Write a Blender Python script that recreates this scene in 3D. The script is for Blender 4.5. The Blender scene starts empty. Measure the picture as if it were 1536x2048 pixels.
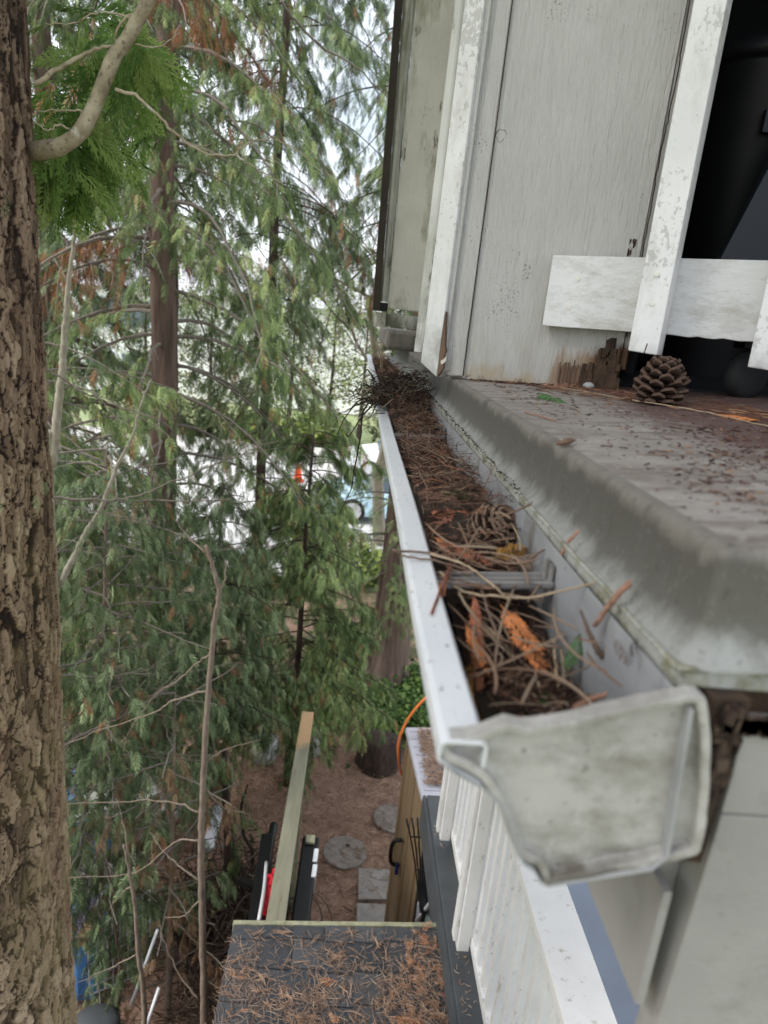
import bpy, math, random
import numpy as np
from mathutils import Vector, Matrix
R = math.radians
random.seed(7)
rng = np.random.default_rng(11)
C = bpy.context.scene.collection
SC = bpy.context.scene
H = 5.0            # eye height above the yard; coordinates below are relative to the eye, z shifted by H when linked

# ---------------------------------------------------------------- camera
F = 1380.0
_g = np.array([721-768, 641-1024, F]); _g /= np.linalg.norm(_g)
_d = np.array([246-768, 6060-1024, F]); _d -= _d.dot(_g)*_g; _d /= np.linalg.norm(_d)
_r = np.cross(_d, _g)
cam_d = bpy.data.cameras.new('camera'); cam = bpy.data.objects.new('camera', cam_d); C.objects.link(cam)
cx = Vector((_r[0], _g[0], -_d[0])); cy = -Vector((_r[1], _g[1], -_d[1])); cz = -Vector((_r[2], _g[2], -_d[2]))
m = Matrix((cx, cy, cz)).transposed().to_4x4(); m.translation = Vector((0, 0, H)); cam.matrix_world = m
cam_d.sensor_fit = 'VERTICAL'; cam_d.sensor_height = 36; cam_d.lens = F/2048*36
cam_d.clip_start = .02; cam_d.clip_end = 600
cam_d.dof.use_dof = True; cam_d.dof.focus_distance = 1.25; cam_d.dof.aperture_fstop = cam_d.lens/3.4
SC.camera = cam

# ---------------------------------------------------------------- light
SUN_EL, SUN_AZ = 48, -112       # azimuth from +Y towards +X
w = bpy.data.worlds.new('World'); SC.world = w; w.use_nodes = True
nt = w.node_tree; N = nt.nodes; L = nt.links; N.clear()
out = N.new('ShaderNodeOutputWorld'); bg = N.new('ShaderNodeBackground')
sky = N.new('ShaderNodeTexSky'); sky.sky_type = 'NISHITA'; sky.sun_disc = False
sky.sun_elevation = R(SUN_EL); sky.sun_rotation = R(SUN_AZ); sky.air_density = 1.4; sky.dust_density = 3
tc = N.new('ShaderNodeTexCoord'); nz = N.new('ShaderNodeTexNoise'); nz.inputs['Scale'].default_value = 2.6
nz.inputs['Detail'].default_value = 6; nz.inputs['Roughness'].default_value = .55
cr = N.new('ShaderNodeValToRGB'); cr.color_ramp.elements[0].position = .36; cr.color_ramp.elements[1].position = .58
cr.color_ramp.elements[0].color = (.35, .35, .35, 1)
mx = N.new('ShaderNodeMixRGB'); mx.inputs[2].default_value = (10.0, 10.5, 11.3, 1)
L.new(tc.outputs['Generated'], nz.inputs['Vector']); L.new(nz.outputs['Fac'], cr.inputs[0])
L.new(cr.outputs[0], mx.inputs[0]); L.new(sky.outputs[0], mx.inputs[1]); L.new(mx.outputs[0], bg.inputs[0])
bg.inputs[1].default_value = .12; L.new(bg.outputs[0], out.inputs[0])
sd = bpy.data.lights.new('sun', 'SUN'); so = bpy.data.objects.new('sun', sd); C.objects.link(so)
sd.energy = 2.6; sd.angle = R(22); sd.color = (1, .97, .94)
so.rotation_euler = Vector((-math.sin(R(SUN_AZ))*math.cos(R(SUN_EL)), -math.cos(R(SUN_AZ))*math.cos(R(SUN_EL)), -math.sin(R(SUN_EL)))).to_track_quat('-Z', 'Y').to_euler()
so.location = (0, 0, H+12)
vs = SC.view_settings; vs.view_transform = 'Standard'; vs.look = 'None'; vs.exposure = 0.58; vs.gamma = 1
SC.cycles.max_bounces = 6; SC.cycles.transparent_max_bounces = 6
SC.cycles.use_denoising = True

# ---------------------------------------------------------------- projection helper (layout measurements only)
def px(P):
    P = np.atleast_2d(np.asarray(P, float))
    v = P[:, :1]*_r + P[:, 1:2]*_g - P[:, 2:3]*_d
    zz = np.maximum(v[:, 2], .01)
    return 768+F*v[:, 0]/zz, 1024+F*v[:, 1]/zz, v[:, 2]

# ---------------------------------------------------------------- materials
def ramp(nt, stops, src, interp='LINEAR'):
    n = nt.nodes.new('ShaderNodeValToRGB'); e = n.color_ramp; e.interpolation = interp
    while len(e.elements) < len(stops): e.elements.new(.5)
    for el, (p, c) in zip(e.elements, stops): el.position = p; el.color = (*c, 1) if len(c) == 3 else c
    nt.links.new(src, n.inputs[0]); return n.outputs[0]
def g1(v): return (v, v, v)
class Mat:
    """small builder: base colour, layers of stains, bumps"""
    def __init__(s, name, rough=.8, metal=0, spec=.3):
        s.m = bpy.data.materials.new(name); s.m.use_nodes = True; s.nt = s.m.node_tree
        s.b = s.nt.nodes['Principled BSDF']; s.b.inputs['Roughness'].default_value = rough
        s.b.inputs['Metallic'].default_value = metal; s.b.inputs['Specular IOR Level'].default_value = spec
        s.tc = s.nt.nodes.new('ShaderNodeTexCoord'); s.col = None; s.nrm = None; s.hgt = None
    def vec(s, st=(1, 1, 1), warp=0):
        mp = s.nt.nodes.new('ShaderNodeMapping'); mp.inputs['Scale'].default_value = st
        s.nt.links.new(s.tc.outputs['Object'], mp.inputs['Vector']); o = mp.outputs[0]
        return o
    def noise(s, sc, st=(1, 1, 1), det=5, rough=.6, dist=0):
        n = s.nt.nodes.new('ShaderNodeTexNoise'); n.inputs['Scale'].default_value = sc
        n.inputs['Detail'].default_value = det; n.inputs['Roughness'].default_value = rough; n.inputs['Distortion'].default_value = dist
        s.nt.links.new(s.vec(st), n.inputs['Vector']); return n.outputs['Fac']
    def voro(s, sc, st=(1, 1, 1), feat='F1'):
        n = s.nt.nodes.new('ShaderNodeTexVoronoi'); n.inputs['Scale'].default_value = sc; n.feature = feat
        s.nt.links.new(s.vec(st), n.inputs['Vector']); return n.outputs['Distance']
    def wave(s, sc, st=(1, 1, 1), dist=4, dscale=1.5, dr='X'):
        n = s.nt.nodes.new('ShaderNodeTexWave'); n.inputs['Scale'].default_value = sc; n.inputs['Distortion'].default_value = dist
        n.inputs['Detail'].default_value = 3; n.inputs['Detail Scale'].default_value = dscale; n.bands_direction = dr
        s.nt.links.new(s.vec(st), n.inputs['Vector']); return n.outputs['Fac']
    def attr(s, name='rnd'):
        n = s.nt.nodes.new('ShaderNodeAttribute'); n.attribute_name = name; return n.outputs['Fac']
    def axis(s, ax, a, b):
        """0..1 along an object axis between a and b"""
        sp = s.nt.nodes.new('ShaderNodeSeparateXYZ'); s.nt.links.new(s.tc.outputs['Object'], sp.inputs[0])
        mr = s.nt.nodes.new('ShaderNodeMapRange'); mr.inputs[1].default_value = a; mr.inputs[2].default_value = b
        s.nt.links.new(sp.outputs[ax], mr.inputs[0]); return mr.outputs[0]
    def math(s, op, a, b):
        n = s.nt.nodes.new('ShaderNodeMath'); n.operation = op
        for i, v in enumerate((a, b)):
            if isinstance(v, (int, float)): n.inputs[i].default_value = v
            else: s.nt.links.new(v, n.inputs[i])
        return n.outputs[0]
    def base(s, stops, src): s.col = ramp(s.nt, stops, src); return s
    def flat(s, c): n = s.nt.nodes.new('ShaderNodeRGB'); n.outputs[0].default_value = (*c, 1); s.col = n.outputs[0]; return s
    def layer(s, c, mask, lo=.5, hi=.6, amt=1, mode='MIX'):
        f = ramp(s.nt, [(lo, g1(0)), (hi, g1(amt))], mask)
        n = s.nt.nodes.new('ShaderNodeMixRGB'); n.blend_type = mode; s.nt.links.new(f, n.inputs[0]); s.nt.links.new(s.col, n.inputs[1])
        if isinstance(c, tuple): n.inputs[2].default_value = (*c, 1)
        else: s.nt.links.new(c, n.inputs[2])
        s.col = n.outputs[0]; return s
    def bump(s, src, strength=.3, dist=.002, inv=False):
        n = s.nt.nodes.new('ShaderNodeBump'); n.inputs['Strength'].default_value = strength; n.inputs['Distance'].default_value = dist
        n.invert = inv; s.nt.links.new(src, n.inputs['Height'])
        if s.nrm: s.nt.links.new(s.nrm, n.inputs['Normal'])
        s.nrm = n.outputs[0]; return s
    def done(s):
        if s.col: s.nt.links.new(s.col, s.b.inputs['Base Color'])
        if s.nrm: s.nt.links.new(s.nrm, s.b.inputs['Normal'])
        return s.m
def simple(name, c, rough=.7, var=.25, sc=8, metal=0, bump=0, bsc=40):
    a = tuple(v*(1-var) for v in c); b = tuple(min(1, v*(1+var)) for v in c)
    q = Mat(name, rough, metal); q.base([(.3, a), (.7, b)], q.noise(sc))
    if bump: q.bump(q.noise(bsc), .5, bump)
    return q.done()
def by_rnd(name, stops, rough=.8, trans=0, var=None):
    q = Mat(name, rough, 0, .2); q.base(stops, q.attr())
    if trans:
        nt = q.nt; t = nt.nodes.new('ShaderNodeBsdfTranslucent'); mxs = nt.nodes.new('ShaderNodeMixShader'); mxs.inputs[0].default_value = trans
        nt.links.new(q.col, t.inputs[0]); nt.links.new(q.b.outputs[0], mxs.inputs[1]); nt.links.new(t.outputs[0], mxs.inputs[2])
        o = nt.nodes['Material Output']; nt.links.new(mxs.outputs[0], o.inputs[0])
    return q.done()

M = {}
# rough-sawn painted siding, grain up the wall
q = Mat('painted_siding', .62); q.base([(.3, (.43, .42, .405)), (.7, (.51, .50, .485))], q.noise(3.5))
q.layer((.27, .26, .24), q.noise(34, (1, 1, .12), 7, .75), .52, .75, .14); q.layer((.52, .515, .50), q.noise(70, (1, 1, .08), 5, .7), .56, .72, .25)
q.layer((.33, .31, .26), q.math('MULTIPLY', q.axis(2, H+.32, H-.1), q.noise(22, (1, 1, .3))), .30, .52, .55)
q.layer((.36, .27, .14), q.math('MULTIPLY', q.axis(2, H+.06, H-.10), q.noise(14)), .36, .52, .7)
q.layer((.05, .045, .035), q.math('MULTIPLY', q.axis(2, H-.02, H-.085), q.noise(45, det=7, rough=.75)), .44, .56, .9)
rotm = q.math('MULTIPLY', q.math('MULTIPLY', q.axis(0, .352, .392), q.axis(2, H+.052, H-.04)), q.noise(16, (1.6, 1, .5), 6, .7))
q.layer((.10, .055, .03), rotm, .27, .37, 1)
rotm2 = q.math('MULTIPLY', q.math('MULTIPLY', q.axis(0, .316, .343), q.axis(0, .415, .39)), q.math('MULTIPLY', q.axis(2, H+.04, H-.06), q.noise(26, (4, 1, .6), 7, .75)))
q.layer((.24, .165, .10), rotm2, .22, .36, .85)
q.layer((.04, .035, .03), q.voro(170), .0, .10, .0)
spk = q.noise(260, det=2); q.layer((.12, .11, .09), q.math('MULTIPLY', spk, q.noise(9)), .38, .43, .6)
q.bump(q.wave(48, (1, 1, .14), 14, 1.6), .4, .0022); q.bump(q.noise(170, (1, 1, .09), 6, .75), 1.0, .0028); q.bump(q.noise(420, (1, 1, .3), 3), .5, .001); q.bump(q.noise(38, (1, 1, .5), 6, .75), .5, .004)
M['siding'] = q.done()
q = Mat('white_board', .55); q.base([(.3, (.66, .655, .645)), (.7, (.78, .775, .765))], q.noise(5))
q.layer((.34, .32, .28), q.noise(16, (1, 1, .35), 7, .7), .52, .72, .5); q.layer((.22, .21, .18), q.math('MULTIPLY', q.axis(2, H+.05, H-.01), q.noise(30)), .3, .6, .6)
q.layer((.34, .33, .31), q.math('MULTIPLY', q.noise(150, (1, 1, .7), 3, .6), q.noise(4)), .295, .335, .55)
q.layer((.13, .12, .10), q.noise(330, det=2), .69, .73, .6)
q.bump(q.noise(150, (1, 1, .3), 4, .6), .6, .0012); q.bump(q.noise(28, (1, 1, .6), 5), .35, .003)
M['board'] = q.done()
q = Mat('white_rail', .55); q.base([(.3, (.58, .58, .58)), (.7, (.69, .69, .685))], q.noise(5))
q.layer((.31, .285, .23), q.noise(13, (1, 1, 2.5), 8, .75), .47, .68, .6)
q.layer((.36, .33, .27), q.math('MULTIPLY', q.noise(22, (1.6, 1, .35)), q.axis(0, .5, .62)), .36, .6, .6)
q.layer((.13, .12, .10), q.noise(300, det=2), .69, .73, .6)
q.bump(q.noise(60, (.12, 1, 1.4), 6, .7), .7, .0018); q.bump(q.noise(150, (.4, 1, 1), 4), .6, .0012)
M['rail'] = q.done()
q = Mat('gutter_paint', .38, 0, .5); q.base([(.3, (.56, .58, .61)), (.7, (.66, .675, .70))], q.noise(6))
q.layer((.45, .46, .46), q.noise(40, (1, .3, 1), 6, .7), .58, .72, .35)
q.layer((.12, .11, .10), q.noise(190, (1, .5, 1), 4, .7), .63, .68, .7); q.layer((.33, .33, .33), q.noise(55, (3, .25, 1), 6, .75), .60, .66, .5)
q.bump(q.noise(60, (1, .4, 1), 3), .2, .001); M['gutter'] = q.done()
q = Mat('gutter_inside', .5); q.base([(.3, (.22, .225, .23)), (.7, (.36, .365, .375))], q.noise(9, (1, .5, 2)))
q.layer((.14, .12, .10), q.noise(16, (1, 1, .5), 6, .7), .55, .68, .75); q.layer((.08, .07, .06), q.noise(120), .66, .72, .7)
M['gutter_in'] = q.done()
q = Mat('end_cap_paint', .5); q.base([(.3, (.30, .288, .275)), (.7, (.43, .415, .395))], q.noise(9))
q.layer((.15, .138, .115), q.noise(26, (1, 1, 1.6), 7, .75), .44, .66, .75)
q.layer((.07, .06, .045), q.math('MULTIPLY', q.axis(2, H-.205, H-.245), q.noise(30, (1, 1, 2))), .28, .5, .85)
q.layer((.08, .07, .06), q.noise(170), .64, .70, .7); q.bump(q.noise(30), .2, .0015); q.layer((.46, .46, .45), q.noise(60, (1, 1, .4), 6, .75), .60, .70, .6); M['cap'] = q.done()
q = Mat('worn_strap', .55, .2); q.base([(.3, (.13, .12, .11)), (.7, (.33, .32, .31))], q.noise(30, (.3, 1, 1), 6)); q.layer((.05, .04, .035), q.noise(50, (.4, 1, 1), 6), .52, .62, .8); M['strap'] = q.done()
# vinyl deck membrane
q = Mat('deck_membrane', .75); q.base([(.3, (.19, .17, .155)), (.72, (.32, .295, .272))], q.noise(7, det=7))
q.layer((.095, .068, .052), q.noise(24, (.45, 1.4, 1), 8, .8), .46, .62, .75); q.layer((.07, .038, .03), q.noise(46, (.3, 1.3, 1), 6, .75), .60, .66, .8)
q.layer((.16, .11, .085), q.noise(5, (1, 1, 1), 8, .75), .55, .72, .55)
q.layer((.07, .03, .026), q.math('MULTIPLY', q.axis(0, .22, .42), q.noise(9, (1, .55, 1), 8, .75)), .20, .42, .85)
q.layer((.40, .38, .345), q.noise(110, det=4), .60, .68, .5); q.layer((.06, .045, .036), q.noise(75, (.6, 1.3, 1), 6, .75), .60, .66, .75)
q.bump(q.noise(320, det=3), .8, .0012); q.bump(q.noise(40, (.5, 1.2, 1), 6), .5, .003); M['deck_top'] = q.done()
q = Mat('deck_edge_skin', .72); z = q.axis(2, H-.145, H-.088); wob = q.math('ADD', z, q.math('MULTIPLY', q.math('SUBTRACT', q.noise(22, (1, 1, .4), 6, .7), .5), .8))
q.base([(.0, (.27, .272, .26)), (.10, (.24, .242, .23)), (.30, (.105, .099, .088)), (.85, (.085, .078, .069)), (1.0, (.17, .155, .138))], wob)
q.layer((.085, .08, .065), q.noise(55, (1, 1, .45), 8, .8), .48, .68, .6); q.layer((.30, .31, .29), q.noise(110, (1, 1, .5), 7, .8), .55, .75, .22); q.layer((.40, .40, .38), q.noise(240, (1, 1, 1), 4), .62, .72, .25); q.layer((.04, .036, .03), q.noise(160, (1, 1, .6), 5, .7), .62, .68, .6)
q.bump(q.noise(420, det=2), .5, .0007); q.bump(q.noise(10), .3, .004); M['deck_edge'] = q.done()
q = Mat('drip_metal', .6); q.base([(.3, (.27, .27, .24)), (.7, (.40, .40, .37))], q.noise(18))
q.layer((.16, .15, .08), q.noise(48, (1, .6, 1), 7, .75), .46, .60, .85); q.layer((.05, .045, .04), q.noise(90, det=5), .58, .66, .8)
q.bump(q.noise(200), .5, .0015); M['drip'] = q.done()
q = Mat('fascia_paint', .65); q.base([(.3, (.215, .208, .20)), (.7, (.325, .315, .30))], q.noise(5))
q.layer((.14, .132, .118), q.noise(16, (1, 1, 1.3), 8, .78), .50, .72, .65); q.layer((.14, .13, .12), q.noise(45, det=6), .68, .74, .6)
q.bump(q.noise(26, (.25, 1, 1.6), 6, .7), .3, .002); q.bump(q.noise(200, (1, 1, 2), 3), .3, .001); M['fascia'] = q.done()
q = Mat('mossy_paint', .75); q.base([(.3, (.50, .49, .45)), (.7, (.63, .62, .575))], q.noise(6))
q.layer((.16, .17, .07), q.noise(9, (1.4, 1, .35), 7, .7), .50, .66, .7); q.layer((.07, .06, .045), q.noise(24, (1, 1, .3), 7, .7), .6, .68, .85)
q.layer((.08, .08, .04), q.math('MULTIPLY', q.axis(2, H+.30, H+.03), q.noise(18, (1, 1, .5))), .38, .55, .8)
q.bump(q.noise(60, (1, 1, .15), 5), .5, .003); M['mossy'] = q.done()
q = Mat('bare_wood', .85); q.base([(.3, (.09, .055, .04)), (.7, (.20, .125, .085))], q.noise(40, (1, 1, .15), 6)); q.bump(q.noise(90, (1, 1, .12), 5), .8, .003); M['bare_wood'] = q.done()
q = Mat('rotten_wood', .95); q.base([(.3, (.012, .01, .008)), (.7, (.09, .055, .035))], q.noise(30, (1, 1, .4), 7)); q.bump(q.noise(60), 1, .006); M['rot'] = q.done()
M['peel'] = simple('peeling_paint', (.62, .60, .55), .6)
M['dark_trim'] = simple('dark_trim', (.030, .024, .016), .6, .3, 12)
M['black'] = simple('black_plastic', (.007, .007, .008), .45, .3)
M['charcoal'] = simple('charcoal_panel', (.030, .036, .045), .45, .1)
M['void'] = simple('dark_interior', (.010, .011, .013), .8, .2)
M['bristle'] = simple('black_rubber', (.02, .021, .022), .7, .3, 30, bump=.002)
M['pebble'] = simple('grey_plastic', (.28, .29, .29), .6, .2, 60)
M['litter'] = by_rnd('litter_mix', [(0, (.016, .010, .008)), (.3, (.055, .030, .022)), (.5, (.12, .062, .042)), (.7, (.17, .108, .074)), (.86, (.27, .205, .145)), (1, (.24, .09, .05))], .85)
M['dark_litter'] = by_rnd('dark_twigs', [(0, (.018, .012, .010)), (.6, (.055, .036, .028)), (.9, (.12, .085, .06)), (1, (.30, .25, .18))], .9)
M['bits'] = by_rnd('bark_bits', [(0, (.03, .014, .012)), (.5, (.075, .035, .026)), (.85, (.14, .07, .045)), (1, (.34, .2, .11))], .9)
M['roof_litter'] = by_rnd('roof_needles', [(0, (.13, .08, .055)), (.4, (.30, .19, .13)), (.75, (.44, .30, .21)), (.93, (.56, .42, .31)), (1, (.42, .19, .09))], .85)
M['needle'] = simple('dry_needle', (.33, .25, .165), .6, .35, 90)
M['needle_dark'] = simple('weathered_twig', (.15, .10, .075), .8, .35, 90)
q = Mat('reddish_twig', .8); q.base([(.3, (.20, .10, .065)), (.7, (.34, .19, .13))], q.noise(80)); M['red_twig'] = q.done()
M['frond_orange'] = simple('dry_cedar_orange', (.50, .19, .07), .75, .35, 60)
M['frond_red'] = simple('dry_cedar_red', (.42, .17, .10), .75, .3, 60)
M['frond_gold'] = simple('dry_cedar_gold', (.40, .21, .06), .75, .3, 60)
M['frond_green'] = simple('cedar_green_sprig', (.07, .15, .05), .7, .3, 60)
M['cone'] = by_rnd('cone_scales', [(0, (.025, .016, .012)), (.3, (.075, .045, .033)), (.55, (.13, .085, .062)), (.8, (.25, .18, .125)), (1, (.42, .34, .24))], .75)
M['soil'] = simple('gutter_soil', (.035, .024, .018), .95, .5, 60, bump=.006, bsc=90)
# foliage
M['cedar'] = by_rnd('cedar_foliage', [(0, (.032, .052, .018)), (.4, (.115, .170, .062)), (.7, (.26, .34, .135)), (.93, (.46, .54, .22)), (.955, (.25, .12, .055)), (1, (.33, .16, .08))], .6, .16)
M['cedar_grey'] = by_rnd('cedar_foliage_grey', [(0, (.032, .050, .022)), (.5, (.15, .205, .10)), (.9, (.38, .46, .25)), (.96, (.21, .11, .06)), (1, (.30, .14, .07))], .6, .16)
M['cedar_backlit'] = by_rnd('cedar_foliage_backlit', [(0, (.08, .16, .04)), (.5, (.20, .33, .08)), (1, (.42, .52, .18))], .55, .55)  # greens raised so the colour itself carries the backlight
M['cedar_dead'] = by_rnd('cedar_foliage_dead', [(0, (.12, .055, .03)), (.5, (.24, .105, .05)), (1, (.36, .19, .10))], .8, .3)
M['brown_spray'] = by_rnd('cedar_foliage_brown', [(0, (.07, .05, .03)), (.5, (.20, .12, .07)), (.8, (.32, .2, .12)), (1, (.08, .12, .06))], .8, .3)
M['ivy'] = by_rnd('ivy_leaves', [(0, (.035, .075, .022)), (.5, (.085, .17, .04)), (1, (.26, .36, .10))], .5, .35)
M['hedge'] = by_rnd('hedge_leaves', [(0, (.06, .10, .03)), (.5, (.20, .27, .07)), (1, (.45, .52, .15))], .6, .4)
M['far_leaf'] = by_rnd('far_leaves', [(0, (.06, .08, .045)), (.5, (.17, .19, .10)), (1, (.36, .36, .20))], .7, .4)
M['twiggy'] = by_rnd('bare_twigs', [(0, (.10, .08, .06)), (.6, (.20, .17, .13)), (1, (.30, .26, .2))], .8)
q = Mat('fir_bark', .9); q.base([(0, (.014, .008, .006)), (.25, (.045, .027, .019)), (.42, (.16, .108, .074)), (.70, (.31, .225, .155)), (1, (.46, .37, .27))], q.attr())
q.layer((.24, .195, .085), q.math('MULTIPLY', q.math('MULTIPLY', q.axis(0, -.70, -.51), q.axis(2, H+.35, H-.75)), q.noise(8)), .24, .55, .45)
q.layer((.19, .10, .075), q.noise(6, (1, 1, .35), 5), .56, .68, .5)
q.layer((.42, .36, .28), q.noise(34, (1, 1, .5), 6, .7), .62, .7, .3)
q.bump(q.noise(90, (1, 1, .3), 7, .7), .8, .005); q.bump(q.noise(300, (1, 1, .3), 4), .4, .0015); M['bark'] = q.done()
def bark(name, a, b, sc=14, st=(1, 1, .12), bd=.02):
    q = Mat(name, .9); q.base([(.3, a), (.68, b)], q.noise(sc, st, 6, .65)); q.bump(q.noise(sc*1.6, st, 6, .7), .9, bd); return q.done()
M['bark_red'] = bark('red_bark', (.050, .034, .028), (.175, .118, .095))
M['bark_brown'] = bark('brown_bark', (.09, .062, .048), (.26, .19, .155), 10, (1, 1, .10), .04)
M['bark_dark'] = bark('dark_bark', (.02, .014, .011), (.075, .05, .038), 20, (1, 1, .3), .02)
M['bark_pale'] = bark('pale_bark', (.20, .18, .14), (.38, .35, .28), 40, (1, 1, .5), .004)
q = Mat('branch_bark', .85); q.base([(.3, (.19, .155, .10)), (.7, (.42, .365, .26))], q.noise(35, det=8)); q.layer((.09, .07, .05), q.noise(90, det=6), .56, .66, .8); q.layer((.48, .47, .40), q.noise(28, det=6), .60, .66, .7); q.bump(q.noise(120, det=6), .9, .003); M['bark_branch'] = q.done()
M['twig_grey'] = bark('grey_twig', (.10, .085, .072), (.22, .19, .16), 60, (1, 1, 1), .002)
M['stem'] = bark('sapling_bark', (.12, .092, .072), (.25, .20, .155), 50, (1, 1, .3), .003)
# yard
q = Mat('yard_ground', .95)
q.base([(.25, (.13, .078, .054)), (.5, (.29, .180, .128)), (.75, (.44, .30, .22))], q.noise(5, det=10, rough=.75))
q.layer((.27, .18, .12), q.noise(38, det=5, rough=.8), .56, .68, .75); q.layer((.04, .028, .02), q.noise(14, det=6), .58, .70, .6)
q.layer((.05, .08, .028), q.math('MULTIPLY', q.axis(1, 7.2, 8.4), q.noise(2.2, det=6)), .42, .55, .8)
q.bump(q.noise(30, det=8), .9, .03); M['yard'] = q.done()
q = Mat('asphalt', .9); q.base([(.3, (.50, .49, .475)), (.7, (.62, .61, .59))], q.noise(1.2, det=8)); q.bump(q.noise(60), .3, .01); M['asphalt'] = q.done()
M['concrete'] = simple('concrete', (.50, .49, .46), .9, .15, 3, bump=.004)
q = Mat('lawn', .95); q.base([(.3, (.20, .25, .11)), (.7, (.36, .40, .22))], q.noise(3, det=8)); q.bump(q.noise(40), .8, .04); M['lawn'] = q.done()
q = Mat('stepping_stone', .9); q.base([(.3, (.15, .125, .105)), (.7, (.25, .22, .195))], q.noise(16, det=8)); q.layer((.12, .08, .055), q.noise(9, det=7), .54, .64, .8); q.bump(q.noise(80), .6, .004); M['stone'] = q.done()
q = Mat('paver', .9); q.base([(.3, (.22, .20, .18)), (.7, (.32, .295, .27))], q.noise(12, det=8)); q.layer((.15, .10, .07), q.noise(13, det=6), .60, .68, .8); q.bump(q.noise(80), .5, .003); M['paver'] = q.done()
q = Mat('shingle', .9); q.base([(0, (.030, .033, .037)), (1, (.068, .072, .078))], q.attr()); q.layer((.12, .125, .13), q.noise(260, det=2), .6, .68, .5); q.bump(q.noise(300, det=2), .6, .002); M['shingle'] = q.done()
q = Mat('weathered_timber', .8); q.base([(.3, (.135, .13, .088)), (.7, (.23, .222, .16))], q.noise(7, (3, .3, 1), 6)); q.layer((.40, .25, .13), q.math('MULTIPLY', q.axis(1, 4.35, 4.62), q.noise(3)), .3, .42, .9)  # far end orange: fresh wood, with sunlight painted into the colour
q.layer((.12, .10, .05), q.noise(26, (2, .3, 1), 6), .60, .70, .6); q.bump(q.noise(30, (4, .2, 1), 5), .4, .004); M['timber'] = q.done()
M['moss_timber'] = simple('mossy_timber', (.24, .235, .155), .85, .35, 25, bump=.004)
q = Mat('resin_wood', .55); q.base([(.3, (.20, .135, .075)), (.7, (.31, .225, .135))], q.noise(3, (3, 8, .5), 6)); q.layer((.11, .075, .04), q.wave(2.2, (.1, 3.2, 1), .5, 1, 'Y'), .86, .95, .8); M['resin'] = q.done()
M['resin_dark'] = simple('resin_dark_brown', (.045, .035, .026), .6)
M['resin_lid'] = simple('resin_grey_lid', (.36, .36, .40), .5, .12, 6)
M['porch_grey'] = simple('porch_paint_grey', (.062, .067, .072), .55, .18, 6)
M['porch_floor'] = simple('porch_floor_paint', (.15, .175, .22), .5, .1, 3)
q = Mat('balustrade_paint', .55); q.base([(.3, (.58, .57, .55)), (.7, (.70, .69, .67))], q.noise(4)); q.layer((.30, .26, .19), q.noise(24, (1, 1, .4), 7, .7), .60, .68, .75); q.layer((.16, .09, .05), q.noise(60, det=4), .68, .72, .8); q.bump(q.noise(60), .2, .001); M['balus'] = q.done()
M['teal'] = simple('teal_cushion', (.24, .32, .30), .9, .4, 60, bump=.006, bsc=70)
M['steel'] = simple('grey_steel', (.60, .62, .64), .4, .15, 10, .1)
M['white_pl'] = simple('white_plastic', (.55, .56, .58), .5, .1)
M['blue_tarp'] = simple('blue_tarp', (.08, .20, .42), .5, .3, 5, bump=.03, bsc=5)
M['white_sheet'] = simple('white_sheet', (.55, .53, .50), .7, .2, 9, bump=.04, bsc=9)
M['lilac'] = simple('lilac_plastic', (.25, .21, .34), .5)
M['green_pl'] = simple('green_plastic', (.08, .30, .22), .5)
M['red_pl'] = simple('red_plastic', (.55, .02, .035), .45)
M['orange_pl'] = simple('orange_plastic', (.85, .08, .02), .5, .1)
M['hose'] = simple('orange_hose', (.75, .20, .05), .5, .1)
M['pink'] = simple('pink_petal', (.75, .22, .45), .6)
M['car_white'] = simple('car_paint_white', (.80, .82, .85), .25, .04)
M['car_blue'] = simple('car_paint_pale_blue', (.50, .68, .78), .25, .04)
M['glass'] = simple('car_glass', (.10, .13, .15), .1, .1)
M['tyre'] = simple('tyre_rubber', (.02, .02, .02), .8)
M['rim'] = simple('wheel_rim', (.6, .6, .62), .35, .05, 8, .6)
M['house_pale'] = simple('pale_house_wall', (.80, .80, .78), .7, .06, 1)
M['house_roof'] = simple('house_roof_grey', (.42, .42, .43), .9, .15, 4)
M['window'] = simple('window_glass', (.12, .15, .17), .15)

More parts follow.
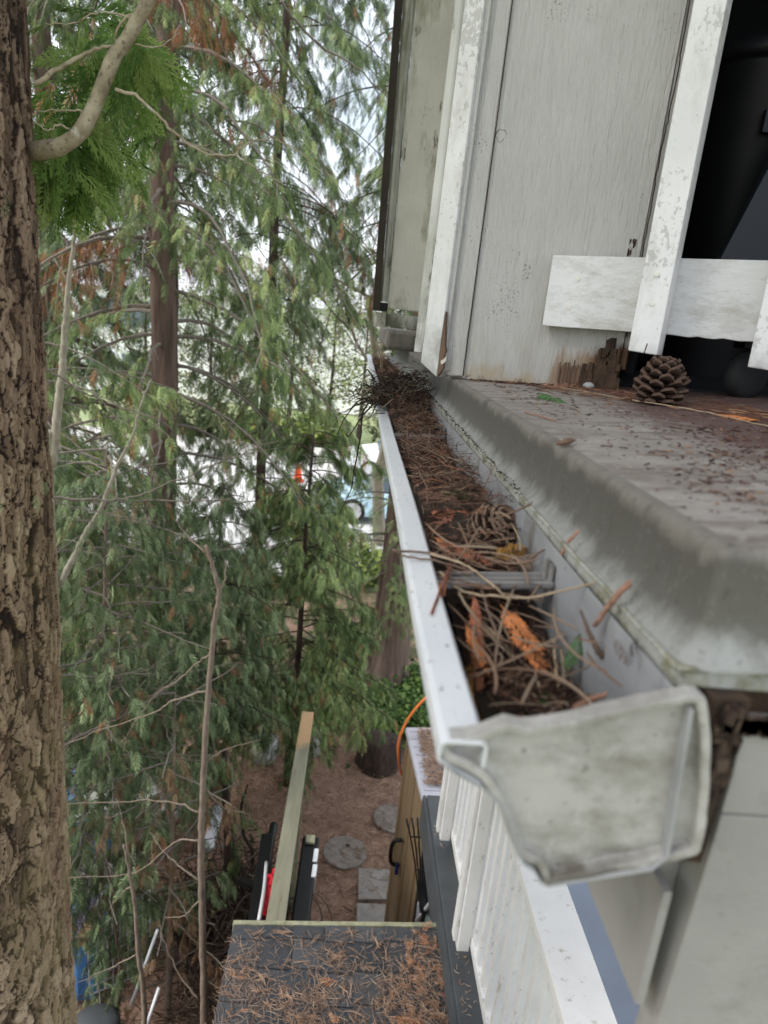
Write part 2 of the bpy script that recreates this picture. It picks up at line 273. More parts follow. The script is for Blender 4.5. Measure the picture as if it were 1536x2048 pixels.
# ---------------------------------------------------------------- object helpers
ROOT = {}
def _tag(o, label=None, cat=None, group=None, kind=None):
    if label: o['label'] = label
    if cat: o['category'] = cat
    if group: o['group'] = group
    if kind: o['kind'] = kind
    return o
def thing(name, loc, label, cat, group=None, kind=None):
    o = bpy.data.objects.new(name, None); o.empty_display_size = .1; C.objects.link(o)
    o.location = (loc[0], loc[1], loc[2]+H); ROOT[o.name] = np.array(loc, float)
    return _tag(o, label, cat, group, kind)
def link_mesh(name, V, faces, mats, parent=None, rnd=None, midx=None, smooth=False, bevel=0, loc=None, pt=None):
    """V (n,3) eye-relative; faces list of tuples or an (m,k) array; textures use scene-space object coordinates of the root"""
    V = np.asarray(V, float)
    if parent is not None and parent.get('turned') and name not in ('side_wall', 'return_batten'): V = wall_map(V)
    me = bpy.data.meshes.new(name)
    off = np.zeros(3)
    Vw = V + np.array([0, 0, H])
    if isinstance(faces, np.ndarray):
        k = faces.shape[1]; m_ = len(faces)
        me.vertices.add(len(Vw)); me.vertices.foreach_set('co', Vw.astype(np.float32).ravel())
        me.loops.add(m_*k); me.loops.foreach_set('vertex_index', faces.astype(np.int32).ravel())
        me.polygons.add(m_); me.polygons.foreach_set('loop_start', np.arange(0, m_*k, k, dtype=np.int32))
        try: me.polygons.foreach_set('loop_total', np.full(m_, k, dtype=np.int32))
        except Exception: pass
        me.update(calc_edges=True)
    else:
        me.from_pydata([tuple(v) for v in Vw], [], [tuple(f) for f in faces]); me.update()
    if not isinstance(mats, (list, tuple)): mats = [mats]
    for a in mats: me.materials.append(a)
    if midx is not None: me.polygons.foreach_set('material_index', np.asarray(midx, np.int32))
    if rnd is not None:
        at = me.attributes.new('rnd', 'FLOAT', 'FACE'); at.data.foreach_set('value', np.asarray(rnd, np.float32))
    if pt is not None:
        at = me.attributes.new('rnd', 'FLOAT', 'POINT'); at.data.foreach_set('value', np.asarray(pt, np.float32))
    if smooth: me.polygons.foreach_set('use_smooth', np.ones(len(me.polygons), bool))
    o = bpy.data.objects.new(name, me); C.objects.link(o)
    if parent is not None:
        o.parent = parent
        # keep mesh data in scene space: undo the parents' placement
        p = parent; t = np.zeros(3)
        o.matrix_parent_inverse = Matrix.Translation(-Vector(_wloc(parent)))
    if bevel:
        b = o.modifiers.new('Bevel', 'BEVEL'); b.width = bevel; b.segments = 2; b.limit_method = 'ANGLE'
    return o
def _wloc(o):
    if o.name in ROOT: r = ROOT[o.name]; return (r[0], r[1], r[2]+H)
    return (0, 0, 0)
class MB:
    def __init__(s): s.v = []; s.f = []; s.m = []; s.r = []
    def add(s, V, Fs, mat=0, rnd=.5):
        n = len(s.v); s.v += [tuple(map(float, p)) for p in V]
        for i, f in enumerate(Fs): s.f.append(tuple(n+j for j in f)); s.m.append(mat); s.r.append(rnd[i] if hasattr(rnd, '__len__') else rnd)
        return s
    def box(s, lo, hi, mat=0, rnd=.5):
        x0, y0, z0 = lo; x1, y1, z1 = hi
        return s.add([(x0, y0, z0), (x1, y0, z0), (x1, y1, z0), (x0, y1, z0), (x0, y0, z1), (x1, y0, z1), (x1, y1, z1), (x0, y1, z1)],
                     [(0, 3, 2, 1), (4, 5, 6, 7), (0, 1, 5, 4), (1, 2, 6, 5), (2, 3, 7, 6), (3, 0, 4, 7)], mat, rnd)
    def hexa(s, P, mat=0, rnd=.5):
        return s.add(P, [(0, 3, 2, 1), (4, 5, 6, 7), (0, 1, 5, 4), (1, 2, 6, 5), (2, 3, 7, 6), (3, 0, 4, 7)], mat, rnd)
    def obox(s, c, ax, ay, az, mat=0, rnd=.5):
        c, ax, ay, az = map(np.array, (c, ax, ay, az)); P = [c+sx*ax+sy*ay+sz*az for sz in (-1, 1) for sx, sy in ((-1, -1), (1, -1), (1, 1), (-1, 1))]
        return s.hexa(P, mat, rnd)
    def tube(s, pts, rad, seg=6, mat=0, rnd=.5, cap=True):
        pts = np.asarray(pts, float); n = len(pts); rad = np.full(n, rad) if np.isscalar(rad) else np.asarray(rad, float)
        t = np.gradient(pts, axis=0); t /= np.linalg.norm(t, axis=1)[:, None]+1e-12
        a = np.array([0, 0, 1.]) if abs(t[0][2]) < .9 else np.array([1., 0, 0]); u = np.cross(t[0], a); u /= np.linalg.norm(u)
        V = []
        for i in range(n):
            u = u-t[i]*u.dot(t[i]); u /= np.linalg.norm(u)+1e-12; w_ = np.cross(t[i], u)
            for k in range(seg):
                an = 2*math.pi*k/seg; V.append(pts[i]+rad[i]*(math.cos(an)*u+math.sin(an)*w_))
        Fs = [(i*seg+k, i*seg+(k+1) % seg, (i+1)*seg+(k+1) % seg, (i+1)*seg+k) for i in range(n-1) for k in range(seg)]
        if cap: Fs += [tuple(range(seg))[::-1], tuple((n-1)*seg+k for k in range(seg))]
        return s.add(V, Fs, mat, rnd)
    def lathe(s, c, prof, seg=16, mat=0, rnd=.5, ax=None):
        """prof list of (radius, height); ax optional 3x3 columns"""
        c = np.array(c, float); A = np.eye(3) if ax is None else np.array(ax); V = []
        for r_, h in prof:
            for k in range(seg): an = 2*math.pi*k/seg; V.append(c+A@np.array([r_*math.cos(an), r_*math.sin(an), h]))
        n = len(prof)
        Fs = [(i*seg+k, i*seg+(k+1) % seg, (i+1)*seg+(k+1) % seg, (i+1)*seg+k) for i in range(n-1) for k in range(seg)]
        Fs += [tuple(range(seg))[::-1], tuple((n-1)*seg+k for k in range(seg))]
        return s.add(V, Fs, mat, rnd)
    def build(s, name, mats, parent=None, smooth=False, bevel=0, attr=False):
        return link_mesh(name, s.v, s.f, mats, parent, s.r if attr else None, s.m, smooth, bevel)
def curve(ps, n=12, jit=0):
    """Catmull-Rom through the given points"""
    P = np.asarray(ps, float); P = np.vstack([2*P[0]-P[1], P, 2*P[-1]-P[-2]]); out_ = []
    for i in range(1, len(P)-2):
        for t in np.linspace(0, 1, n, endpoint=False):
            a, b, c, d = P[i-1:i+3]; out_.append(.5*((2*b)+(-a+c)*t+(2*a-5*b+4*c-d)*t*t+(-a+3*b-3*c+d)*t**3))
    out_.append(P[-2]); out_ = np.array(out_)
    if jit: out_ += rng.normal(0, jit, out_.shape)
    return out_
def solo(o, label, cat, group=None, kind=None): return _tag(o, label, cat, group, kind)
def unit(v): v = np.asarray(v, float); return v/(np.linalg.norm(v)+1e-12)
WC, WS = math.cos(R(30)), math.sin(R(30))     # the wall runs to the right and towards the eye
def wall_map(V, yf=None):
    """measurements taken on a plane y=const are laid out on the turned wall; depth is kept along its normal"""
    V = np.array(V, float); yf = V[:, 1].min() if yf is None else yf; off = 1.29-yf; ax_, ay_ = .179-WS*off, 1.29-WC*off
    k = V[:, 0]/yf; u = (k*ay_-ax_)/(WC+k*WS); t = (ay_-u*WS)/yf; dep = V[:, 1]-yf
    return np.stack([ax_+u*WC+WS*dep, ay_-u*WS+WC*dep, V[:, 2]*t], 1)
KD = .068
def pdk(x, y, dz=0):
    """point of the deck surface seen at a pixel of the photo"""
    v = np.array([x-768, y-1024, F]); a = np.array([v@_r, v@_g, -(v@_d)]); return a*((-.086-.179*KD+dz)/(a[2]-KD*a[0]))
def zd(X): return -.086+.068*(X-.179)          # the deck falls slightly towards the gutter

# ================================================================ GROUND, STREET
def grid_sheet(name, x0, x1, y0, y1, nx, ny, z, amp, mat, label=None):
    X, Y = np.meshgrid(np.linspace(x0, x1, nx), np.linspace(y0, y1, ny)); Z = z+amp*(np.sin(X*3.1+Y*1.3)+np.sin(Y*2.7-X*1.9)+rng.normal(0, .5, X.shape))
    V = np.stack([X, Y, Z], -1).reshape(-1, 3); i = np.arange(nx*ny).reshape(ny, nx)
    Fs = np.stack([i[:-1, :-1], i[:-1, 1:], i[1:, 1:], i[1:, :-1]], -1).reshape(-1, 4)
    return link_mesh(name, V, Fs, mat, smooth=True)
solo(MB().box((-300, -60, -5.3), (300, 500, -5.06)).build('ground', M['lawn']), 'lawn and verge reaching past the far side of the street', 'ground', kind='structure')
solo(grid_sheet('yard', -12, 14, -3, 12.5, 160, 120, -5.02, .008, M['yard']), 'brown yard ground covered in fallen needles', 'yard', kind='structure')
solo(MB().box((-60, 14.6, -5.2), (60, 24.6, -5.03)).build('road', M['asphalt']), 'pale asphalt street seen through the trees', 'road', kind='structure')
solo(MB().box((-60, 24.6, -5.2), (60, 24.8, -4.90)).box((-60, 24.8, -5.2), (60, 26.6, -4.91)).build('pavement', M['concrete']), 'concrete kerb and pavement beyond the street', 'pavement', kind='structure')
solo(MB().box((-60, 12.9, -5.2), (60, 14.6, -4.93)).build('near_pavement', M['concrete']), 'concrete pavement on the near side of the street', 'pavement', kind='structure')

# ================================================================ RAIN GUTTER
GY0, GY1 = .265, 3.9
gut = thing('rain_gutter', (.11, GY0, -.25), 'long white metal rain gutter full of leaf litter along the deck edge', 'gutter')
# profile from the back top round the bottom to the outer lip (x, z)
prof = [(.1600, -.150), (.1625, -.19), (.1655, -.228), (.160, -.235), (.112, -.248), (.1085, -.246), (.1045, -.240), (.0985, -.236), (.0935, -.226), (.0885, -.214), (.0825, -.204), (.0735, -.196), (.0620, -.190), (.0560, -.1865), (.0530, -.1845)]
ys = np.concatenate([np.linspace(GY0, .6, 16), np.linspace(.66, GY1, 46)])
def sheet(prof, ys, th, name, mat, parent, wob=.0006):
    P = np.array(prof); n = len(P); t = np.gradient(P, axis=0); t /= np.linalg.norm(t, axis=1)[:, None]; nr = np.stack([-t[:, 1], t[:, 0]], 1)
    V = []; 
    for y in ys:
        dx, dz = wob*math.sin(y*9+1), wob*math.sin(y*13)
        for q_ in (P, P+nr*th): V += [(a+dx, y, b+dz) for a, b in q_]
    V = np.array(V); m_ = 2*n; Fs = []
    for j in range(len(ys)-1):
        o0, o1 = j*m_, (j+1)*m_
        for i in range(n-1): Fs += [(o0+i, o0+i+1, o1+i+1, o1+i), (o0+n+i, o1+n+i, o1+n+i+1, o0+n+i+1)]
        Fs += [(o0, o1, o1+n, o0+n), (o0+n-1, o0+2*n-1, o1+2*n-1, o1+n-1)]
    for o0 in (0, (len(ys)-1)*m_):
        for i in range(n-1): Fs.append((o0+i, o0+i+1, o0+n+i+1, o0+n+i))
    return link_mesh(name, V, Fs, mat, parent, smooth=False)
sheet(prof, ys, .0012, 'trough', M['gutter_in'], gut)
lip = [(.0715, -.1860), (.0718, -.1762), (.0705, -.1748), (.0545, -.1750), (.0525, -.1762), (.0522, -.1835), (.0560, -.1858), (.0610, -.1893), (.0725, -.1950)]
sheet(lip, ys, -.0010, 'front_lip', M['gutter'], gut, .0007)
# bent end cap: pressed panel with folded rim
rim = [(.0545, -.1745), (.0505, -.1790), (.0545, -.1850), (.064, -.1885), (.0725, -.1935), (.0790, -.2020), (.0835, -.2110), (.0890, -.2230), (.0950, -.2345), (.1005, -.2372), (.1050, -.2385), (.1085, -.2440), (.1115, -.2500), (.135, -.2430), (.160, -.2355), (.1815, -.2262), (.1808, -.208), (.1775, -.185), (.1725, -.163), (.1655, -.1440), (.1600, -.1432), (.140, -.1500), (.115, -.1585), (.100, -.1632), (.0885, -.1655), (.0800, -.1645), (.0720, -.1690), (.0640, -.1728)]
def resample(P, n):
    P = np.array(P+[P[0]]); s = np.concatenate([[0], np.cumsum(np.linalg.norm(np.diff(P, axis=0), axis=1))]); t = np.linspace(0, s[-1], n, endpoint=False)
    return np.stack([np.interp(t, s, P[:, 0]), np.interp(t, s, P[:, 1])], 1)
Rm = resample(rim, 150); cen = np.array([.122, -.198])
rings = []; 
def inset(P, d):
    t = np.roll(P, -1, 0)-np.roll(P, 1, 0); t /= np.linalg.norm(t, axis=1)[:, None]; nr = np.stack([-t[:, 1], t[:, 0]], 1)
    if ((P[0]-cen)@nr[0]) > 0: nr = -nr
    Q = P+nr*d
    Q = (np.roll(Q, 1, 0)+2*Q+np.roll(Q, -1, 0))/4
    return Q
ph = np.arange(150)
for k, (d_, y_) in enumerate([(0, .0090), (0, .0004), (.0006, 0), (.0034, .0004), (.0040, .0010), (.0046, .0052), (.0054, .0060)]):
    Q = inset(Rm, d_) if d_ else Rm
    rings.append(np.stack([Q[:, 0], GY0+.001+y_+.0005*np.sin(ph*.21+2)+.0003*np.sin(ph*.73), Q[:, 1]], 1))
for fct in (.85, .6, .3):
    Q = cen+(inset(Rm, .0054)-cen)*fct; rings.append(np.stack([Q[:, 0], GY0+.0070+.0004*np.sin(Q[:, 0]*90)*np.sin(Q[:, 1]*120+1), Q[:, 1]], 1))
V = np.vstack(rings+[np.array([[cen[0], GY0+.0071, cen[1]]])]); Fs = []
for k in range(len(rings)-1): Fs += [(k*150+i, k*150+(i+1) % 150, (k+1)*150+(i+1) % 150, (k+1)*150+i) for i in range(150)]
Fs += [((len(rings)-1)*150+i, (len(rings)-1)*150+(i+1) % 150, len(V)-1) for i in range(150)]
link_mesh('end_cap', V, Fs, M['cap'], gut, smooth=False)
for i, y in enumerate((.486, 1.16, 1.9)):
    b = MB()
    for (z0, z1, y0, y1) in ((-.1855, -.1838, -.010, .010), (-.1838, -.1795, -.0115, -.0095), (-.1838, -.1795, .0095, .0115), (-.1838, -.1812, -.0045, -.003), (-.1838, -.1812, .003, .0045)):
        b.hexa([(.072, y+y0, z0), (.160, y+y0, z0+.007), (.160, y+y1, z0+.007), (.072, y+y1, z0), (.072, y+y0, z1), (.160, y+y0, z1+.007), (.160, y+y1, z1+.007), (.072, y+y1, z1)])
    b.box((.1565, y-.010, -.183), (.1590, y+.010, -.160))
    b.build('hanger_strap', M['strap'], gut, bevel=.0004)
# ================================================================ DECK / BALCONY SLAB
deck = thing('balcony_deck', (.6, .3, -.15), 'grey membrane-covered balcony deck with a rounded weathered edge', 'balcony deck')
path = []; rad = .0065; cxx, cyy = .178+rad, .300+rad
for y in np.linspace(3.3, cyy, 60): path.append((.178, y, -1, 0))
for a in np.linspace(0, 90, 9)[1:-1]: path.append((cxx-rad*math.cos(R(a)), cyy-rad*math.sin(R(a)), -math.cos(R(a)), -math.sin(R(a))))
for x in np.linspace(cxx, 1.25, 40): path.append((x, .300, 0, -1))
prf = [(-.0100, 0), (-.0048, -.0002), (-.0026, -.0008), (-.0008, -.0026), (0, -.0055), (.0004, -.020), (.0007, -.032), (.0016, -.040), (.0042, -.0475), (.0085, -.0530), (.0125, -.0560), (.0125, -.0575)]
V = []; 
for k, (x, y, nx_, ny_) in enumerate(path):
    wv = .0005*math.sin(y*17)+.0004*math.sin(y*41+x*30)
    for o_, h_ in prf:
        X_, Y_ = x+nx_*(o_+wv), y+ny_*(o_+wv); V.append((X_, Y_, zd(max(X_, .165))+h_))
n = len(prf); Fs = [(k*n+i, k*n+i+1, (k+1)*n+i+1, (k+1)*n+i) for k in range(len(path)-1) for i in range(n-1)]
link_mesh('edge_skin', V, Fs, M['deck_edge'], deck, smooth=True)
X, Y = np.meshgrid(np.linspace(.1875, 1.25, 40), np.linspace(.3095, 3.3, 60)); Z = zd(X)-.0003
V = np.stack([X, Y, Z], -1).reshape(-1, 3); ii = np.arange(2400).reshape(60, 40)
link_mesh('deck_surface', V, np.stack([ii[:-1, :-1], ii[:-1, 1:], ii[1:, 1:], ii[1:, :-1]], -1).reshape(-1, 4), M['deck_top'], deck, smooth=True)
b = MB()
b.box((.1640, .2935, -.1462), (.1900, 3.3, -.1436)); b.box((.1640, .293, -.1530), (.1652, 3.3, -.1462)); b.box((.1652, .2922, -.1530), (1.25, .2935, -.1436))
b.build('drip_edge', M['drip'], deck, bevel=.0004)
b = MB(); b.tube(curve([(.1645, .294, -.1440), (.1648, .9, -.1436), (.1645, 1.6, -.1440), (.1648, 3.3, -.144)], 30, .0003), .0016, 6); b.tube(curve([(.165, .2925, -.144), (.6, .292, -.131), (1.2, .292, -.112)], 20, .0003), .0016, 6)
b.build('edge_bead', M['drip'], deck, smooth=True)
b = MB(); b.box((.1790, .2995, -.338), (.20, 3.3, -.1532)); b.box((.1790, .2820, -.338), (.1835, .2994, -.264)); b.build('fascia_board', M['fascia'], deck)
b = MB(); b.box((.2010, .3, -.335), (1.25, 3.3, -.150)); b.build('framing', M['rot'], deck)
b = MB(); b.box((.1960, .2792, -.213), (1.9, .2990, -.168)); b.hexa([(.1845, .279, -.62), (1.9, .279, -.62), (1.9, .2985, -.62), (.1845, .2985, -.62), (.1960, .279, -.2138), (1.9, .279, -.2138), (1.9, .2985, -.2138), (.1960, .2985, -.2138)]); b.build('end_board', M['fascia'], deck, bevel=.0006)
MB().box((.1800, .2835, -.246), (.1990, .2990, -.1535)).build('dark_gap_backing', M['rot'], deck)  # dark slab added behind the gap to make it look dark
# dark wood crumbs over the gap between the end cap and the end board
b = MB()
for k in range(420):
    t_ = random.random(); z = -.157-.075*t_; xx = .1895-.005*t_+random.gauss(0, .0020); b.obox((xx, .280+random.uniform(-.003, .002), z), (.0006+.0022*random.random()**2, 0, random.uniform(-.001, .001)), (0, .0015, 0), (random.uniform(-.001, .001), 0, .0008+random.random()*.0035), 0, random.random()*.75)
for k in range(160):
    x0 = .186+random.random()**1.5*.09; b.obox((x0, .2775, -.160-random.random()*.006), (.0008+random.random()*.004, 0, .001), (0, .0015, 0), (0, 0, .0006+random.random()*.002), 0, random.random()*.8)
solo(b.build('rotted_wood_debris', M['dark_litter'], attr=True), 'dark rotted wood crumbs packed between the gutter end and deck beam', 'debris', kind='stuff')

# ================================================================ WALL AND TRIM
wall = thing('house_wall', (.33, 1.3, -.08), 'grey-white rough sawn house wall standing on the deck corner', 'wall')
wall['turned'] = 1
YW = 1.290
def zw(x): return -.086+.032*(x-.179)      # foot line of the wall as measured before turning
# siding panel with ragged rotten foot
xs = np.linspace(.196, .484, 60); top = 2.3; V = []; 
for x in xs:
    z = zw(x)+.001+.0015*random.random()
    if x > .43: z += .004+.010*random.random()
    V.append((x, z))
Vt = [(x, YW, z) for x, z in V]+[(x, YW, top) for x, z in V]; n = len(xs)
Vt += [(x, YW+.016, z) for x, z in V]+[(x, YW+.016, top) for x, z in V]
Fs = [(i, i+1, n+i+1, n+i) for i in range(n-1)]+[(2*n+i+1, 2*n+i, 3*n+i, 3*n+i+1) for i in range(n-1)]+[(i+1, i, 2*n+i, 2*n+i+1) for i in range(n-1)]+[(0, n, 3*n, 2*n), (n-1, 3*n-1, 4*n-1, 2*n-1)]
link_mesh('siding_panel', Vt, Fs, M['siding'], wall)
MB().hexa([(.1585, YW-.006, -.082), (.1950, YW-.006, -.079), (.1950, YW+.02, -.079), (.1585, YW+.02, -.082), (.1785, YW-.006, 2.3), (.2010, YW-.006, 2.3), (.2010, YW+.02, 2.3), (.1785, YW+.02, 2.3)]).build('corner_board', M['siding'], wall, bevel=.0015)
MB().hexa([(.113, 1.268, -.0615), (.146, 1.266, -.085), (.146, 1.30, -.085), (.113, 1.30, -.0615), (.138, 1.268, 2.3), (.166, 1.266, 2.3), (.166, 1.30, 2.3), (.138, 1.30, 2.3)]).build('corner_batten', M['board'], wall, bevel=.002)
MB().hexa([(.1475, 1.274, -.085), (.1580, 1.274, -.083), (.1580, 1.30, -.083), (.1475, 1.30, -.085), (.167, 1.274, 2.3), (.1785, 1.274, 2.3), (.1785, 1.30, 2.3), (.167, 1.30, 2.3)]).build('corner_strip', M['siding'], wall)
MB().hexa([(.103, 1.302, -.045), (.112, 1.302, -.045), (.2, 1.32, -.045), (.2, 1.33, -.045), (.124, 1.302, 2.3), (.137, 1.302, 2.3), (.2, 1.32, 2.3), (.2, 1.33, 2.3)]).build('return_batten', M['mossy'], wall)
# bare wood where the batten has split, with a curl of paint
b = MB(); pts = [(.1468, -.083), (.1500, -.078), (.1555, -.066), (.1540, -.050), (.1562, -.036), (.1535, -.028), (.1520, -.012), (.1500, .008), (.1485, .030), (.1473, .0)]
b.add([(x, 1.2642, z) for x, z in pts]+[(x, 1.273, z) for x, z in pts], [tuple(range(10))[::-1], tuple(range(10, 20))]+[(i, (i+1) % 10, 10+(i+1) % 10, 10+i) for i in range(10)])
b.build('split_wood', M['bare_wood'], wall)
b = MB(); cc = curve([(.146, 1.263, -.055), (.153, 1.258, -.051), (.1575, 1.256, -.045), (.156, 1.257, -.040)], 6)
for i in range(len(cc)-1): b.add([cc[i], cc[i+1], cc[i+1]+[0, .002, -.007], cc[i]+[0, .002, -.008]], [(0, 1, 2, 3)])
b.build('paint_curl', M['peel'], wall)
# rotten end of the panel
b = MB()
for k in range(70):
    x = random.gauss(.462, .012) if k < 50 else random.gauss(.440, .014); z = zw(x)+random.random()**1.6*.085*(1 if k < 50 else .5); x = min(max(x, .415), .486)
    b.obox((x, YW-.002-random.random()*.003, z), (.0018+random.random()*.003, 0, 0), (0, .003, 0), (random.uniform(-.0006, .0006), 0, .006+random.random()*.016))
b.build('rotten_foot', M['rot'], wall)
b = MB()
for k in range(34):
    x = .372+k*.0019+random.uniform(-.0006, .0006); z0 = zw(x)+.004; b.obox((x, YW-.0012, z0+.012+random.random()*.012), (.0005+random.random()*.0006, 0, 0), (0, .0015, 0), (0, 0, .010+random.random()*.012))
b.build('splintered_grain', M['bare_wood'], wall)
b = MB()
for (x, z, rr) in ((.2085, .325, .0075), (.4665, .178, .005)):
    cc_ = [(x+rr*math.cos(a)*(1+.25*math.sin(2*a+1)), YW+.0001, z+rr*1.3*math.sin(a)*(1+.2*math.sin(3*a))) for a in np.linspace(0, 6.0, 14)]; b.tube(cc_, [.0002, .0005, .0007, .0005, .0004, .0007, .0008, .0006, .0004, .0003, .0005, .0006, .0004, .0002], 4, cap=False)
for k in range(14): b.obox((.465+random.uniform(-.004, .008), YW-.0008, .160+random.random()*.024), (.0012, 0, 0), (0, .0008, 0), (0, 0, .0035))
b.build('knot_cracks', M['rot'], wall)
# cracked right edge; second tube darkens the corner seam in place of groove shade
b = MB(); pts = curve([(.4835, YW-.001, .02), (.485, YW-.001, .2), (.4835, YW-.001, .33), (.487, YW-.001, .45), (.4845, YW-.001, .7), (.4845, YW-.001, 2.2)], 14, .0006)
b.tube(pts, .0012, 5); b.tube(curve([(.1957, YW-.0055, -.078), (.1985, YW-.0055, .6), (.2015, YW-.0055, 2.2)], 30, .0002), .0009, 4); b.build('crack_and_seam_line', M['rot'], wall)
b = MB(); b.box((.4865, YW+.004, .03), (.5120, YW+.022, 2.3)); b.box((.4865, YW+.004, -.04), (.4975, YW+.022, .03)); b.build('jamb_board', M['siding'], wall, bevel=.0015)
# side return of the wall going back to the bay
MB().box((.235, 1.33, -.05), (.26, 2.62, 2.3)).build('side_wall', M['mossy'], wall)
# covered interior behind the guard rail
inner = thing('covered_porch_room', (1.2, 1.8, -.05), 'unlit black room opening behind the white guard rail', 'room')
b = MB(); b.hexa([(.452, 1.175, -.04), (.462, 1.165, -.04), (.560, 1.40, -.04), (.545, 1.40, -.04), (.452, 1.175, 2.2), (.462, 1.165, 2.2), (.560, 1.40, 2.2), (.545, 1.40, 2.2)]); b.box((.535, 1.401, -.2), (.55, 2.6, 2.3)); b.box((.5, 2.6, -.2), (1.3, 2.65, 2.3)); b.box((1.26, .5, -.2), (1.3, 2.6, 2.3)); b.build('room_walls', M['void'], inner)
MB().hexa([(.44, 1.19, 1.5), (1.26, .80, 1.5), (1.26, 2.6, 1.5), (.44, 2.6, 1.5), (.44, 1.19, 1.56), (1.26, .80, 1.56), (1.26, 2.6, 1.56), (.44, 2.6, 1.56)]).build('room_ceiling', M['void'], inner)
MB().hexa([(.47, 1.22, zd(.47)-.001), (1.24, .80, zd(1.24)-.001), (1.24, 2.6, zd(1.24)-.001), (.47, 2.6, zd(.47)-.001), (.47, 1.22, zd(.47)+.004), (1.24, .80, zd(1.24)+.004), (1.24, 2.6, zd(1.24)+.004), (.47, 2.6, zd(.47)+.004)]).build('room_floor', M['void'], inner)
# dark things stored inside
t = thing('storage_bin', (.80, 1.62, -.06), 'tall black cylindrical bin barely visible behind the guard rail', 'bin')
b = MB(); b.lathe((.80, 1.62, -.062), [(.12, 0), (.125, .02), (.145, .62), (.15, .63)], 28); b.build('body', M['black'], t, smooth=True)
b = MB(); b.lathe((.80, 1.62, .570), [(.158, 0), (.158, .02), (.135, .05), (.02, .06)], 28); b.build('lid', M['black'], t, smooth=True)
b = MB(); b.box((.745, 1.465, .43), (.79, 1.478, .47)); b.build('sticker', M['charcoal'], t)
o = MB().hexa([(.655, 1.345, .17), (.83, 1.345, .17), (.83, 1.365, .17), (.655, 1.365, .17), (.72, 1.345, .37), (.83, 1.345, .50), (.83, 1.365, .50), (.72, 1.365, .37)]).build('charcoal_board', M['charcoal'], bevel=.002)
solo(o, 'slanted charcoal board inside, just above the guard rail at the right', 'panel')
cw = thing('caster_wheel', (.66, 1.15, -.05), 'black round caster wheel on the deck under the guard rail', 'wheel')
cw_c = pdk(1503, 800)*1.02+np.array([0, .03, .036])
A = np.array([[0, 0, 1.], [1, 0, 0], [0, 1, 0]]).T
ax = np.array([[.25, .0, .97], [.97, 0, -.25], [0, 1, 0]]).T  # axle almost towards +X
ax = np.array([unit(np.cross((0, 0, 1), (.35, -.94, 0))), (0, 0, 1), unit((.35, -.94, 0))]).T
b = MB(); b.lathe(cw_c, [(.024, -.018), (.033, -.014), (.0375, -.008), (.038, 0), (.0375, .008), (.033, .014), (.024, .018)], 30, ax=ax); b.build('tyre', M['bristle'], cw, smooth=True)
b = MB(); b.obox(cw_c+[0.0, .01, .050], (.018, 0, 0), (0, .018, 0), (0, 0, .010)); b.obox(cw_c+[.024, .02, .018], (.003, 0, 0), (0, .014, 0), (0, 0, .022)); b.build('bracket', M['black'], cw, bevel=.002)

# guard rail on the wall
gr = thing('guard_rail', (.53, 1.25, 0), 'white painted guard rail with upright pickets across the opening', 'railing')
gr['turned'] = 1
b = MB(); xs = np.linspace(.322, 1.25, 60); V = []
for x in xs:
    zt = .142+(x-.322)*.080; zb = .024+(x-.322)*.030; rag = (random.random()*.0035 if x > .56 else random.random()*.0006)
    V += [(x, 1.262, zb-rag), (x, 1.262, zt), (x, 1.284, zt), (x, 1.284, zb-rag)]
Fs = []
for i in range(59):
    for k in range(4): Fs.append((i*4+k, i*4+(k+1) % 4, (i+1)*4+(k+1) % 4, (i+1)*4+k))
Fs += [(3, 2, 1, 0), (236, 237, 238, 239)]
b.add(V, Fs); b.build('bottom_rail', M['rail'], gr, bevel=.0012)
def picket(x0b, x1b, x0t, x1t, zb, y0, y1, zt=2.2):
    q_ = y0/1.225; x0b, x1b, x0t, x1t, zb = [v*q_ for v in (x0b, x1b, x0t, x1t, zb)]; y1 = y0+.062; b = MB(); b.hexa([(x0b, y0, zb+.002), (x1b, y0, zb-.001), (x1b, y1, zb-.001), (x0b, y1, zb+.002), (x0t, y0, zt), (x1t, y0, zt), (x1t, y1, zt), (x0t, y1, zt)])
    return b.build('picket', M['board'], gr, bevel=.0018)
p1 = picket(.4700, .5230, .4740-.004, .5230-.004, -.006, 1.1985, 1.2605); picket(.689, .745, .672, .728, -.013, 1.1985, 1.2605)
ROOT[p1.name] = np.array([0, 0, -H])
b = MB()
for x, z in ((.484, .1235), (.485, .0765), (.690, .127), (.690, .0735)): MB().lathe((x, 1.1979, z), [(.0047, -.0001), (.0047, .0005), (.0028, .0008)], 12, ax=np.array([(1, 0, 0), (0, 0, 1), (0, -1, 0)]).T).build('screw_head', M['peel'], gr)
b.tube([(x, 1.1982, z) for x, z in ((.488, -.006), (.4895, .003), (.4905, .011))], .0009, 4); b.build('end_split', M['rot'], gr)
for x, z in ((.372, .108), (.364, .060)): MB().lathe((x, 1.2613, z), [(.0046, -.0001), (.0046, .0004), (.0026, .0007)], 12, ax=np.array([(1, 0, 0), (0, 0, 1), (0, -1, 0)]).T).build('screw_head', M['peel'], gr)

